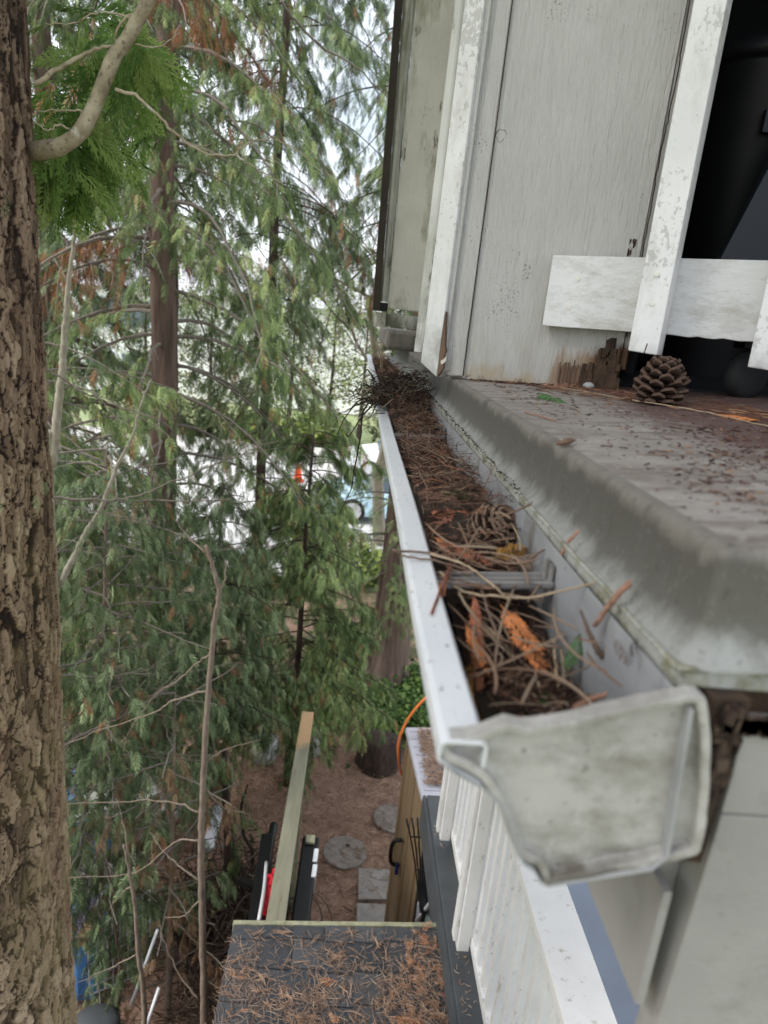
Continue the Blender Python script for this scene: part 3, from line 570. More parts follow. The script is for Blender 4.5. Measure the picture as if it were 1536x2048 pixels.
# ================================================================ FAR BAY
bay = thing('wall_bay', (.12, 2.6, .05), 'mossy cream wall bay with a dark corner post further along the gutter', 'wall')
def slab(pb, pt, y, th, mat, name, bev=0):
    (x0, x1, zb), (u0, u1, zt) = pb, pt
    return MB().hexa([(x0, y, zb), (x1, y, zb), (x1, y+th, zb), (x0, y+th, zb), (u0, y, zt), (u1, y, zt), (u1, y+th, zt), (u0, y+th, zt)]).build(name, mat, bay, bevel=bev)
slab((.040, .066, .040), (-.012, .014, 2.6), 2.58, .05, M['dark_trim'], 'corner_post')
slab((.094, .30, .052), (.080, .30, 2.6), 2.60, .03, M['mossy'], 'face_board', .002)
b = MB(); zz = np.linspace(.075, 2.6, 150); V = []
for z in zz:
    x0 = .067-(z-.05)*.0195; x1 = .093-(z-.05)*.0055
    for k in range(9):
        t_ = k/8; V.append((x0+(x1-x0)*t_, 2.612+.004*math.cos(t_*2*math.pi*2)+.002*math.sin(z*28+k*.4), z))
b.add(V, [(i*9+k, i*9+k+1, (i+1)*9+k+1, (i+1)*9+k) for i in range(149) for k in range(8)]); b.build('corrugated_strip', M['mossy'], bay, smooth=True)
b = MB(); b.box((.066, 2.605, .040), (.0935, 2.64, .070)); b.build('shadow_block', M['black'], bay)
b = MB(); b.box((.052, 2.60, -.016), (.092, 2.68, .036)); b.box((.094, 2.62, -.012), (.235, 2.66, .034)); b.build('base_block', M['mossy'], bay, bevel=.002)
b = MB(); b.box((.300, 2.63, .05), (.42, 2.66, 2.6)); b.build('return_wall', M['mossy'], bay)
b = MB()
for y_, dz in ((2.66, 0),):
    P_ = [(.070, 2.55, -.030), (.235, 2.55, -.022), (.235, 3.3, -.022), (.070, 3.3, -.030)]; 
b.box((.094, 2.45, -.085), (.235, 3.5, -.020)); b.build('bay_flashing', M['deck_edge'], bay, bevel=.012)

# ================================================================ FROND / NEEDLE PRIMITIVES
def frond_pts(n=9, seed=0, sub=True, bw=1.0):
    """flat cedar spray, unit length along +x; returns V, quads"""
    r_ = np.random.default_rng(seed); V = []; Q = []
    def blade(p, d, l, w_, z=0.0):
        d = unit(d); s_ = np.array([-d[1], d[0], 0]); a = np.array(p, float); m_ = a+d*l*.45; e = a+d*l; i = len(V)
        zc = r_.normal(0, .012, 3); V.extend([a+[0, 0, z], m_+s_*w_*bw+[0, 0, z+zc[0]], e+[0, 0, z+zc[1]], m_-s_*w_*bw+[0, 0, z+zc[2]]]); Q.append((i, i+1, i+2, i+3))
    blade((0, 0, 0), (1, 0, 0), 1, .014)
    for k in range(n):
        t = .06+.88*k/(n-1); L_ = .36*math.sin(math.pi*min(1, .22+t*.80))**.8*(1-.35*t)+.06
        for s_ in (-1, 1):
            an = R(38+r_.normal(0, 5)); p = (t+r_.normal(0, .01), 0, 0); d = (math.cos(an), s_*math.sin(an), 0); l = L_*(1+r_.normal(0, .12))
            blade(p, d, l, .014+.018*l)
            if sub and l > .14:
                for q_ in (.35, .62):
                    for s2 in (-1, 1):
                        an2 = an*s_+s2*R(32); blade(np.array(p)+np.array(d)*l*q_, (math.cos(an2), math.sin(an2), 0), l*.38*(1.1-q_*.5), .013)
    V = np.array(V); V[:, 2] -= .28*V[:, 0]**2*0+.30*np.abs(V[:, 1])*1.0
    return V, np.array(Q)
def scatter(tmpl, pos, dirs, ups, size, rnd, bend=.3):
    """copies of leaf templates as one vertex array"""
    allV, allF, allR = [], [], []; off = 0; which = rng.integers(0, len(tmpl), len(pos))
    for k, (V, Q) in enumerate(tmpl):
        idx = np.where(which == k)[0]
        if not len(idx): continue
        d = dirs[idx]; d = d/np.linalg.norm(d, axis=1)[:, None]; u = ups[idx]; u = u-d*(d*u).sum(1)[:, None]; u = u/(np.linalg.norm(u, axis=1)[:, None]+1e-9); s_ = np.cross(u, d)
        W = V.copy(); bn = rng.uniform(.1, 1., len(idx))*bend
        P = pos[idx][:, None, :]+size[idx][:, None, None]*(W[None, :, 0:1]*d[:, None]+W[None, :, 1:2]*s_[:, None]+W[None, :, 2:3]*u[:, None])
        P[:, :, 2] -= (bn*size[idx])[:, None]*W[None, :, 0]**2
        nv = len(V); allV.append(P.reshape(-1, 3)); allF.append((Q[None]+(np.arange(len(idx))*nv)[:, None, None]+off).reshape(-1, Q.shape[1])); off += len(idx)*nv
        allR.append(np.clip(np.repeat(rnd[idx], len(Q))+rng.normal(0, .03, len(idx)*len(Q)), 0, 1))
    return np.vstack(allV), np.vstack(allF), np.concatenate(allR)
T_FINE = [frond_pts(11, s) for s in range(4)]
T_MED = [frond_pts(8, s, False) for s in range(4)]
T_TREE = [frond_pts(9, s, False, 1.2) for s in range(4)]
T_COARSE = [frond_pts(6, s+20, False, 2.2) for s in range(4)]
def frond_solid(base, d, up, size, mat, name, label, th=.0005, bend=.25, tm=0, group=None, cat='cedar frond', wid=.8):
    V, Q = T_FINE[tm % 4]; d = unit(d); up = np.array(up, float); up = unit(up-d*up.dot(d)); s_ = np.cross(up, d)
    P = np.array(base)+size*(V[:, :1]*d+V[:, 1:2]*s_*wid+V[:, 2:3]*up*.6) - up*(bend*size*V[:, :1]**2)
    P2 = P+up*th*2; n = len(P); Fs = []
    for q_ in Q:
        a = list(q_); Fs.append(tuple(a)[::-1]); Fs.append(tuple(n+i for i in a))
        for i in range(4): Fs.append((a[i], a[(i+1) % 4], n+a[(i+1) % 4], n+a[i]))
    return solo(link_mesh(name, np.vstack([P, P2]), Fs, mat), label, cat, group)

# ================================================================ GUTTER DEBRIS
def debris_z(x, y):
    base = -.190+.006*math.sin(y*11)+.005*math.sin(x*60+y*20)
    if y < .50: base = -.214+.012*max(0, min(1, (.34-y)/.08)) + .006*math.sin(y*40)
    elif y < .60: base = -.206+(y-.5)*.12
    if 1.30 < y < 1.75: base += .035*math.exp(-((y-1.5)/.13)**2)
    if y > .62: base += .010*(x-.07)/.09
    return base
def xmin(z): return float(np.interp(z, [-.250, -.243, -.236, -.226, -.214, -.204, -.196, -.19], [.113, .107, .1005, .0955, .0905, .0845, .0765, .0735]))
xs = np.linspace(0, 1, 16); ysg = np.linspace(.281, 3.8, 180); V = []
for y in ysg:
    for u_ in xs:
        z = debris_z(.074+.084*u_, y)-.006+random.random()*.006; x0 = xmin(z); V.append((x0+(.160-x0)*u_, y, z))
ii = np.arange(180*16).reshape(180, 16)
solo(link_mesh('gutter_soil', np.array(V), np.stack([ii[:-1, :-1], ii[:-1, 1:], ii[1:, 1:], ii[1:, :-1]], -1).reshape(-1, 4), M['soil'], smooth=True), 'black rotted compost lying in the bottom of the gutter', 'compost', kind='stuff')
def needle_batch(n, posf, lenf, rad, el=.25, curl=.35, seg=5, rndf=None, azf=None):
    """thin curved three-sided tubes"""
    Vs, Fs, Rs = [], [], []; off = 0
    for k in range(n):
        p = np.array(posf()); L_ = lenf(); a = azf() if azf else random.uniform(0, 2*math.pi); e = random.gauss(0, el); c = random.gauss(0, curl); r_ = rad*random.uniform(.6, 1.25)
        t = np.linspace(-.5, .5, seg); aa = a+c*t*2; dx = np.cumsum(np.cos(aa))*L_/seg; dy = np.cumsum(np.sin(aa))*L_/seg; dx -= dx.mean(); dy -= dy.mean()
        dz = t*L_*math.tan(max(-1, min(1, e)))+random.gauss(0, .12)*L_*(.25-t*t)
        P = np.stack([p[0]+dx, p[1]+dy, p[2]+dz], 1); sd_ = np.stack([-np.sin(aa), np.cos(aa), 0*aa], 1)
        rr = r_*np.array([.55]+[1]*(seg-2)+[.5])
        ring = np.stack([P+sd_*rr[:, None], P-sd_*rr[:, None], P+np.array([0, 0, 1])*rr[:, None]*1.5], 1)
        Vs.append(ring.reshape(-1, 3)); f_ = []
        for i in range(seg-1):
            for j in range(3): f_.append((off+i*3+j, off+i*3+(j+1) % 3, off+(i+1)*3+(j+1) % 3, off+(i+1)*3+j))
        Fs += f_; Rs += [rndf() if rndf else random.random()]*len(f_); off += seg*3
    return np.vstack(Vs), np.array(Fs), np.array(Rs)
def join(*parts):
    Vs, Fs, Rs = [], [], []; off = 0
    for V_, F_, R_ in parts: Vs.append(V_); Fs.append(F_+off); Rs.append(R_); off += len(V_)
    return np.vstack(Vs), np.vstack(Fs), np.concatenate(Rs)
def gp(y0, y1, dz=.004, sp=.012, m0=.078, m1=.154):
    def f():
        y = random.uniform(y0, y1); x = random.uniform(m0, m1); z = debris_z(x, y)+dz+abs(random.gauss(0, sp)); 
        if abs(y-.640) < .034 and abs(x-.125) < .030 and z > -.20 and random.random() < .85: z -= .03
        return (max(x, xmin(z)+.004), y, z)
    return f
P1 = needle_batch(2300, gp(.58, 2.3), lambda: random.uniform(.010, .040), .00048, .35, .3)
P2 = needle_batch(560, gp(.60, 2.3, .008, .008), lambda: random.uniform(.02, .065), .0005, .25, .4, rndf=lambda: random.uniform(.4, .97))
P3 = needle_batch(700, gp(.30, .60, .001, .009, .095, .148), lambda: random.uniform(.008, .026), .0007, .4, .5, rndf=lambda: random.random()*.6)
P4 = needle_batch(500, gp(2.3, 3.7), lambda: random.uniform(.02, .07), .001, .4, .5)
npos = 360; yy = rng.uniform(.56, 2.2, npos); xx_ = rng.uniform(.080, .152, npos)
pp = np.array([(x, y, debris_z(x, y)+.006+random.random()*.014) for x, y in zip(xx_, yy)]); az = rng.uniform(0, 6.28, npos)
dd = np.stack([np.cos(az), np.sin(az), rng.normal(-.05, .35, npos)], 1); uu = np.tile([0, 0, 1.], (npos, 1))+rng.normal(0, .4, (npos, 3))
P5 = scatter(T_MED, pp, dd, uu, rng.uniform(.012, .040, npos), rng.choice([.2, .3, .45, .55, .95], npos))
P3c = needle_batch(120, gp(1.95, 2.3, .006, .014), lambda: random.uniform(.03, .06), .0009, .4, .5)
V_, F_, R_ = join(P1, P2, P3, P4, P5, P3c)
V_[:, 0] = np.where(V_[:, 1] < 1.3, np.clip(V_[:, 0], .0735, .1600), V_[:, 0])
solo(link_mesh('leaf_litter', V_, F_, M['litter'], rnd=R_), 'matted brown needles and dry cedar scales filling the gutter', 'leaf litter', kind='stuff')
# matted twig clump heaped over the lip
nest = thing('twig_clump', (.105, 1.52, -.18), 'dark matted clump of twigs and moss heaped over the gutter lip', 'twig clump')
def nestp():
    while True:
        a = random.gauss(0, 1), random.gauss(0, 1), random.gauss(0, 1)
        x = .092+.038*a[0]; y = 1.55+.090*a[1]; z = -.143+.018*a[2]+.22*(x-.088)+.008*math.sin(x*90)*math.sin(y*45)
        if z < -.18 and x < .06: continue
        if x > .163: continue
        return (x, y, z)
Nb = needle_batch(2100, nestp, lambda: random.uniform(.010, .038), .0009, .30, .5, rndf=lambda: random.random()**1.2*.95)
Nc = needle_batch(60, nestp, lambda: random.uniform(.03, .07), .0012, .5, .6, rndf=lambda: random.uniform(.9, 1))
V_, F_, R_ = join(Nb, Nc); link_mesh('twig_mass', V_, F_, M['dark_litter'], nest, rnd=R_)
mb = MB(); th = np.linspace(0, 2*math.pi, 14, endpoint=False)
V = []; 
for i, e in enumerate(np.linspace(-80, 80, 8)):
    for a in th: rr = 1+random.uniform(-.12, .12); V.append((.096+.048*rr*math.cos(R(e))*math.cos(a), 1.565+.10*rr*math.cos(R(e))*math.sin(a), -.160+.024*rr*math.sin(R(e))))
mb.add(V, [(i*14+k, i*14+(k+1) % 14, (i+1)*14+(k+1) % 14, (i+1)*14+k) for i in range(7) for k in range(14)]+[tuple(range(14))[::-1], tuple(98+k for k in range(14))])
mb.build('core', M['soil'], nest, smooth=True)
# twigs that stick out of the clump, the longest hanging far below the lip
def P_at(x, y, Y):
    v = np.array([x-768, y-1024, F]); a = np.array([v@_r, v@_g, -(v@_d)]); return a*(Y/a[1])
tw = [curve([P_at(x, y, Y) for x, y, Y in t_], 8, .0006) for t_ in (
    [(765, 790, 1.5), (728, 818, 1.45), (722, 870, 1.45), (710, 930, 1.45), (703, 975, 1.45), (692, 1000, 1.45), (680, 1026, 1.45)],
    [(760, 795, 1.5), (726, 830, 1.44), (700, 870, 1.44), (692, 868, 1.43)], [(745, 800, 1.5), (710, 812, 1.45), (690, 835, 1.44), (675, 868, 1.43)],
    [(740, 795, 1.5), (720, 800, 1.47), (700, 818, 1.46), (676, 828, 1.45)], [(770, 790, 1.5), (752, 812, 1.45), (740, 836, 1.44)], [(750, 760, 1.5), (735, 740, 1.48), (722, 752, 1.47)],
    [(745, 775, 1.5), (728, 768, 1.47), (716, 788, 1.46)])]
b = MB()
for i, c_ in enumerate(tw): n_ = len(c_); b.tube(c_, np.linspace(.0017 if i else .0019, .0007, n_)*(1+.35*rng.random(n_)), 5, rnd=.3)
b.build('protruding_twigs', M['dark_litter'], nest, attr=True)
hang = MB(); hang.tube(curve([P_at(x, y, Y) for x, y, Y in [(703, 975, 1.45), (716, 985, 1.45), (723, 1015, 1.45), (721, 1080, 1.45), (716, 1130, 1.45), (712, 1190, 1.45), (710, 1240, 1.45)]], 8, .0008), .0005, 4)
solo(hang.build('hanging_strand', M['needle_dark']), 'hair-thin dry strand hanging below the twig clump', 'strand')
b = MB(); b.tube(curve([P_at(762, 735, 1.62), P_at(758, 700, 1.6), P_at(751, 687, 1.6)], 6), .0011, 5); b.tube(curve([P_at(764, 737, 1.62), P_at(764, 708, 1.6), P_at(756, 690, 1.6)], 6), .0011, 5)
solo(b.build('needle_pair', M['needle']), 'pale pair of pine needles standing up from the twig clump', 'pine needles')

# ---- pine cones
def pz(x, y, z): v = np.array([x-768, y-1024, F]); a = np.array([v@_r, v@_g, -(v@_d)]); return a*(z/a[2])
def pine_cone(name, base, axis, length, rmax, nsc, label, sz=1.0, tip=1.0, open_=1.0):
    A3 = unit(axis); a = unit(np.cross(A3, (0, .3, 1) if abs(A3[2]) < .8 else (1, 0, 0))); c = np.cross(A3, a); base = np.array(base, float)
    t = thing(name, base, label, 'pine cone')
    b = MB(); b.lathe(base, [(rmax*.25, .02*length), (rmax*.42, .3*length), (rmax*.38, .6*length), (rmax*.12, .95*length)], 10, ax=np.array([a, c, A3]).T, rnd=.05)
    b.build('core', M['cone'], t, attr=True)
    b = MB()
    for k in range(nsc):
        s_ = (k+.5)/nsc; an = k*2.39996; h = length*(.04+.90*s_); env = min(1, .62+s_*1.7)*(1-s_**2.0)**.8+.10
        Lr = rmax*env*open_; out_ = math.cos(an)*a+math.sin(an)*c; tilt = -.05+1.15*s_**1.3+random.gauss(0, .06); an += random.gauss(0, .05)
        side = np.cross(A3, out_); jit = random.uniform(.9, 1.1); wd = rmax*.25*sz*(.5+.5*env)*jit
        d0 = out_*math.cos(tilt)+A3*math.sin(tilt)
        p0 = base+A3*h+out_*rmax*.2; L2 = Lr*.85*jit; up_ = np.cross(d0, side); up_ = up_ if up_.dot(A3) > 0 else -up_
        rows = [(0, .35, 0), (.45, .8, -.02), (.8, 1.0, .02), (.97, .85, .07), (1.05, .40, .11)]; V = []
        for (l_, w_, u_) in rows:
            for sx in (-1, -.45, .45, 1): V.append(p0+d0*L2*(l_-(.05 if abs(sx) == 1 else 0))+side*wd*w_*sx+up_*(L2*u_-abs(sx)*wd*.16))
        nV = len(V); V += [v-up_*rmax*.065*(1.7 if i//4 >= 2 else .6) for i, v in enumerate(V)]
        Fs = []; Rn = []; 
        for r_ in range(4):
            for q_ in range(3):
                i = r_*4+q_; Fs += [(i, i+1, i+5, i+4), (nV+i+4, nV+i+5, nV+i+1, nV+i)]; v_ = [.25, .42, .62, .80][r_]*tip; Rn += [min(1, v_*random.uniform(.85, 1.1)), v_*.55]
        e = [(0, 4), (4, 8), (8, 12), (12, 16), (16, 17), (17, 18), (18, 19), (19, 15), (15, 11), (11, 7), (7, 3)]
        for i, j in e: Fs.append((i, j, nV+j, nV+i)); Rn.append(.78*tip if i >= 8 or j >= 8 else .3)
        b.add(V, Fs, 0, Rn)
    b.build('scales', M['cone'], t, attr=True, smooth=False, bevel=0); return t
pine_cone('pine_cone', tuple(pdk(1312, 808)), (.12, .10, 1), .064, .0345, 70, 'large open pine cone standing on the deck beneath the first picket', 1.05, .44)
pine_cone('pine_cone', tuple(pz(978, 1078, -.192)), (.25, -.55, .75), .038, .0255, 64, 'brown pine cone lying in the gutter litter under dry fronds', 1.45, .84)

# ---- single twigs, needles and fronds one can point to (x px, y px, depth) paths laid through the gutter
GG = 'long dry needles lying across the near gutter'
def twig(name, pts, r0, r1, mat, label, cat, group=None, n=8, jit=.0003, seg=6):
    P = curve([np.array(p, float) for p in pts], n, jit); b = MB(); b.tube(P, np.linspace(r0, r1, len(P)), seg)
    return solo(b.build(name, mat, smooth=True), label, cat, group)
twig('pine_needle', [pz(862, 1108, -.172), pz(930, 1130, -.172), pz(985, 1170, -.176), pz(1020, 1205, -.185)], .0010, .0009, M['needle'], 'pale needle arching over the lip towards the hanger strap', 'pine needle')
twig('pine_needle', [pz(785, 1100, -.169), pz(860, 1106, -.1715), pz(905, 1118, -.172)], .0011, .0008, M['needle_dark'], 'dark twig poking out over the gutter lip beside the pine cone', 'twig')
twig('pine_needle', [pz(800, 1112, -.170), pz(870, 1122, -.172), pz(960, 1150, -.178), pz(1000, 1190, -.19)], .0009, .0008, M['needle_dark'], 'lower dark twig crossing the lip just below its neighbour', 'twig')
twig('pine_needle', [pz(880, 1145, -.178), pz(920, 1180, -.182), pz(980, 1192, -.176), pz(1060, 1195, -.168), pz(1130, 1180, -.155), pz(1195, 1165, -.146)], .0011, .0008, M['needle'], 'long pale needle bridging the gutter from strap to back wall', 'pine needle')
twig('pine_needle', [pz(915, 1160, -.180), pz(925, 1200, -.188), pz(960, 1240, -.195), pz(1000, 1280, -.200), pz(1050, 1330, -.212), pz(1105, 1362, -.216)], .0012, .0009, M['needle'], 'long curved needle sweeping down from strap to gutter end', 'pine needle')
twig('pine_needle', [pz(962, 1180, -.180), pz(985, 1245, -.190), pz(1005, 1290, -.200), pz(1040, 1340, -.212), pz(1065, 1360, -.216)], .0011, .0009, M['needle_dark'], 'brownish needle crossing the middle of the near gutter pocket', 'pine needle')
twig('pine_needle', [pz(1000, 1225, -.195), pz(1030, 1245, -.196), pz(1045, 1253, -.197)], .0011, .0009, M['needle'], 'short pale needle just below the hanger strap', 'pine needle')
twig('pine_needle', [pz(1040, 1298, -.203), pz(1065, 1320, -.205), pz(1078, 1372, -.210), pz(1085, 1400, -.213)], .0013, .0010, M['needle'], 'thick pale bent needle in the gutter near its end', 'pine needle')
twig('pine_needle', [pz(1108, 1280, -.197), pz(1110, 1320, -.200), pz(1118, 1380, -.206)], .0011, .0009, M['needle'], 'straight needle standing beside the gutter back wall', 'pine needle')
twig('pine_needle', [pz(1122, 1300, -.199), pz(1128, 1350, -.203), pz(1130, 1395, -.208)], .0010, .0009, M['needle'], 'right one of two upright needles by the gutter back', 'pine needle')
twig('pine_needle', [pz(1005, 1360, -.212), pz(1045, 1370, -.212), pz(1080, 1405, -.212), pz(1095, 1430, -.212)], .0014, .0011, M['needle'], 'stout pale needle curving behind the bent end cap', 'pine needle')
twig('pine_needle', [pz(1020, 1440, -.205), pz(1090, 1432, -.203), pz(1130, 1405, -.200), pz(1175, 1392, -.198)], .0016, .0012, M['needle_dark'], 'grey twig lying along the inside of the end cap', 'twig')
twig('pine_needle', [pz(1075, 1395, -.210), pz(1120, 1398, -.205), pz(1180, 1390, -.198)], .0013, .001, M['needle_dark'], 'thin brown twig resting above the grey twig by the end cap', 'twig')
twig('pine_needle', [pz(985, 1000, -.180), pz(1010, 1030, -.172), pz(1035, 1070, -.166), pz(1042, 1100, -.170)], .0008, .0007, M['needle'], 'pale bent needle arching above the pine cone in the gutter', 'pine needle')
twig('reddish_twig', [pz(1188, 1252, -.160), pz(1215, 1215, -.145), pz(1240, 1185, -.134), pz(1262, 1165, -.128)], .0014, .0021, M['red_twig'], 'reddish brown stick leaning from the gutter onto the drip edge', 'twig', n=10, jit=.0004)
twig('reddish_twig', [pz(1120, 1115, -.152), pz(1140, 1080, -.140), pz(1165, 1060, -.132)], .0010, .0019, M['red_twig'], 'shorter brown stick caught on the drip edge above the strap', 'twig')
twig('dark_twig', [pz(1045, 1130, -.172), pz(1080, 1105, -.162), pz(1115, 1088, -.152)], .0012, .0009, M['needle_dark'], 'knobbly dark twig leaning on the back wall behind the cone', 'twig')
twig('dark_twig', [pz(1115, 1150, -.168), pz(1150, 1108, -.156), pz(1156, 1100, -.154)], .0009, .0007, M['needle_dark'], 'fine dark twig rising beside the strap end', 'twig')
twig('brown_leaf_stalk', [pz(1160, 1220, -.150), pz(1180, 1270, -.165), pz(1205, 1315, -.178)], .0007, .0022, M['needle_dark'], 'dark leaf stalk hanging against the gutter back wall', 'leaf stalk')
twig('bark_strip', [pz(1145, 1420, -.192), pz(1180, 1400, -.188), pz(1215, 1388, -.184)], .0030, .0012, M['red_twig'], 'splintered reddish bark strip at the inner end corner', 'bark strip')
FR = 'dry cedar fronds in the near gutter'
def fr(x, y, z, x2, y2, z2, mat, label, tm=0, up=(0, -.3, 1), nm='cedar_frond', sc=1.0, bend=.2, wid=.62):
    a = pz(x, y, z); c_ = pz(x2, y2, z2); frond_solid(a, c_-a, up, np.linalg.norm(c_-a)*sc, mat, nm, label, tm=tm, bend=bend, wid=wid)
fr(865, 1085, -.178, 985, 1110, -.178, M['frond_red'], 'brick red dry cedar frond draped in front of the gutter cone', 0, (.2, -.5, .8))
fr(985, 1118, -.176, 1065, 1085, -.168, M['frond_gold'], 'golden brown cedar frond sticking up right of the gutter cone', 1, (.0, -.8, .6))
fr(865, 1075, -.180, 930, 1095, -.178, M['frond_orange'], 'small orange cedar sprig between lip and gutter cone', 2)
fr(905, 1120, -.1735, 860, 1235, -.1735, M['frond_red'], 'thin reddish sprig hanging over the gutter lip', 3, (0, -.1, 1), sc=.95, bend=0, wid=.10)
fr(1000, 1210, -.186, 1095, 1305, -.190, M['frond_orange'], 'orange cedar frond pointing down right below the strap', 1, (.1, -.4, 1))
fr(945, 1180, -.182, 978, 1330, -.194, M['frond_red'], 'rusty cedar sprig hanging straight down in the gutter pocket', 2, (.1, -.5, .8), wid=.22)
fr(930, 1250, -.190, 985, 1330, -.196, M['frond_orange'], 'rust-coloured frond tip beside the lip in the pocket', 0, (.2, -.4, .8), wid=.35)
fr(945, 1320, -.214, 975, 1420, -.214, M['frond_gold'], 'tawny flat frond wedged under the lip near the end', 3, (.4, -.3, .8))
fr(1130, 1350, -.205, 1165, 1265, -.180, M['frond_green'], 'green cedar sprig standing against the gutter back wall', 2, (-.3, -.8, .3))
fr(1075, 1420, -.212, 1120, 1385, -.208, M['frond_green'], 'small green sprig near the bent end cap', 1, (0, -.6, .6))
fr(880, 990, -.176, 960, 965, -.172, M['frond_green'], 'green needle sprig lying on the litter in mid gutter', 2)
fr(855, 1035, -.178, 990, 1000, -.168, M['frond_red'], 'long brown frond lying across the litter behind the cone', 3)
# more unnamed needles over the near pocket
V_, F_, R_ = needle_batch(70, gp(.31, .58, .020, .012, .084, .150), lambda: random.uniform(.03, .07), .00085, .25, .35, seg=7, rndf=lambda: random.uniform(.62, .93), azf=lambda: random.gauss(1.9, .7))
V_[:, 0] = np.clip(V_[:, 0], .0735, .1600)
solo(link_mesh('loose_needles', V_, F_, M['litter'], rnd=R_), 'loose tan needles crossing in the near gutter pocket', 'needles', kind='stuff')

# ---- debris on the deck and flashing
Vs = needle_batch(420, lambda: (lambda x, y: (x, y, zd(x)+.001))(.215+abs(random.gauss(0, .16)), random.uniform(.34, 1.2)), lambda: random.uniform(.003, .014), .00055, .05, .4, azf=lambda: random.gauss(.1, .6))
Vs2 = needle_batch(170, lambda: (lambda x, y: (x, y, zd(x)+.0012))(random.uniform(.33, .7), random.uniform(.48, .72)), lambda: random.uniform(.004, .018), .0008, .05, .4, azf=lambda: random.gauss(.1, .5), rndf=lambda: random.random()*.5)
Vs3 = needle_batch(150, lambda: (lambda x: (x, 1.280-(x-.179)*.577-random.random()*.02, zd(x)+.001))(random.uniform(.2, .43)), lambda: random.uniform(.006, .03), .0008, .08, .3, azf=lambda: random.gauss(0, .3))
Vs4 = needle_batch(170, lambda: (lambda x: tuple(pdk(x, 765+max(0, x-1060)*.135+random.gauss(0, 7), .002)))(random.uniform(1060, 1560)), lambda: random.uniform(.02, .07), .0008, .03, .3, azf=lambda: random.gauss(-.7, .35), rndf=lambda: random.uniform(.4, 1))
flake = []
def flakes(n, xf, yf, s0, s1, zoff=.0006):
    Vs_, Fs_, Rs_ = [], [], []; off = 0
    for k in range(n):
        x, y = xf(), yf(); s_ = random.uniform(s0, s1); a = random.gauss(.1, .5); z = zd(x)+zoff; pts = []
        m_ = 6
        for j in range(m_):
            an = 2*math.pi*j/m_; r_ = s_*random.uniform(.5, 1); u_, v_ = r_*math.cos(an)*1.8, r_*math.sin(an)*.8; pts.append((x+u_*math.cos(a)-v_*math.sin(a), y+u_*math.sin(a)+v_*math.cos(a), z))
        cpt = (x, y, z+s_*.5); Vs_ += pts+[cpt]; 
        for j in range(m_): Fs_.append((off+j, off+(j+1) % m_, off+m_, off+m_))
        Rs_ += [random.random()]*m_; off += m_+1
    return np.array(Vs_), np.array(Fs_), np.array(Rs_)
f1 = flakes(700, lambda: .205+abs(random.gauss(0, .14)), lambda: random.uniform(.34, 1.25), .0004, .0014); f2 = flakes(520, lambda: random.uniform(.36, .75), lambda: random.uniform(.44, .72), .0005, .0024)
f3 = flakes(520, lambda: 0, lambda: 0, .0005, .0022)
for k in range(520): pp_ = pdk(random.gauss(1470, 70), 905+random.gauss(0, 45)); f3[0][k*7:(k+1)*7] += np.array([pp_[0], pp_[1], pp_[2]-zd(0)-.0003])
tri = lambda P: (P[0], P[1][:, :3], P[2])
V_, F_, R_ = join(tri(f1), tri(f2), tri(f3)); solo(link_mesh('bark_crumbs', V_, F_, M['bits'], rnd=R_), 'dark bark crumbs scattered over the deck surface', 'bark crumbs', kind='stuff')
V_, F_, R_ = join(Vs, Vs2, Vs3, Vs4); solo(link_mesh('deck_needles', V_, F_, M['bits'], rnd=R_), 'brown needles and bark shreds strewn over the deck', 'needles', kind='stuff')
V_, F_, R_ = needle_batch(380, lambda: (.1655+random.gauss(0, .0028), random.uniform(.62, 1.6), -.1425+random.random()*.002), lambda: random.uniform(.001, .006), .0006, .3, .6, rndf=lambda: random.random()*.7)
solo(link_mesh('flashing_grit', V_, F_, M['dark_litter'], rnd=R_), 'dark grit and scales caught along the drip edge', 'grit', kind='stuff')
# a few sprigs on the drip edge and back wall
for k, (x, y) in enumerate(((985, 960), (1005, 990), (1020, 1010), (1080, 975), (1215, 1100), (1245, 1130))):
    pass
V_, F_, R_ = scatter(T_MED, np.array([pz(x, y, z) for x, y, z in ((975, 1000, -.165), (990, 1005, -.160), (1000, 1030, -.158), (955, 975, -.166), (1012, 1000, -.150), (1150, 1085, -.150), (1060, 1060, -.165), (1230, 1275, -.150), (1260, 1330, -.155))]), rng.normal(0, 1, (9, 3))+[.3, 0, .8], rng.normal(0, 1, (9, 3)), rng.uniform(.012, .026, 9), rng.uniform(.1, .5, 9))
solo(link_mesh('clinging_scales', V_, F_, M['litter'], rnd=R_), 'small dark cedar scales clinging to the gutter back wall', 'cedar scales', kind='stuff')
def frd(x, y, x2, y2, mat, label, tm=0, up=(0, -.3, 1)):
    a = pdk(x, y, .003); c_ = pdk(x2, y2, .004); frond_solid(a, c_-a, up, np.linalg.norm(c_-a), mat, 'cedar_frond', label, tm=tm, bend=.05, wid=.62)
o = MB(); o.lathe(pdk(1178, 776, .0005), [(.0125, 0), (.0118, .006), (.008, .0095), (.002, .0105)], 14); solo(o.build('pebble', M['pebble'], smooth=True), 'smooth grey disc-like pebble at the foot of the wall', 'pebble')
frd(1520, 842, 1440, 822, M['frond_orange'], 'bright orange cedar tip lying on the deck at the right', 1, (0, -.2, 1))
frd(1075, 786, 1142, 804, M['frond_green'], 'green cedar sprig lying flat on the deck near the wall', 2, (0, -.2, 1))
frd(1235, 778, 1320, 806, M['red_twig'], 'dry brown frond lying at the foot of the pine cone', 0, (0, -.2, 1))
frd(1080, 775, 1190, 771, M['red_twig'], 'dry brown frond leaning along the rotten wall foot', 3, (0, -.6, 1))
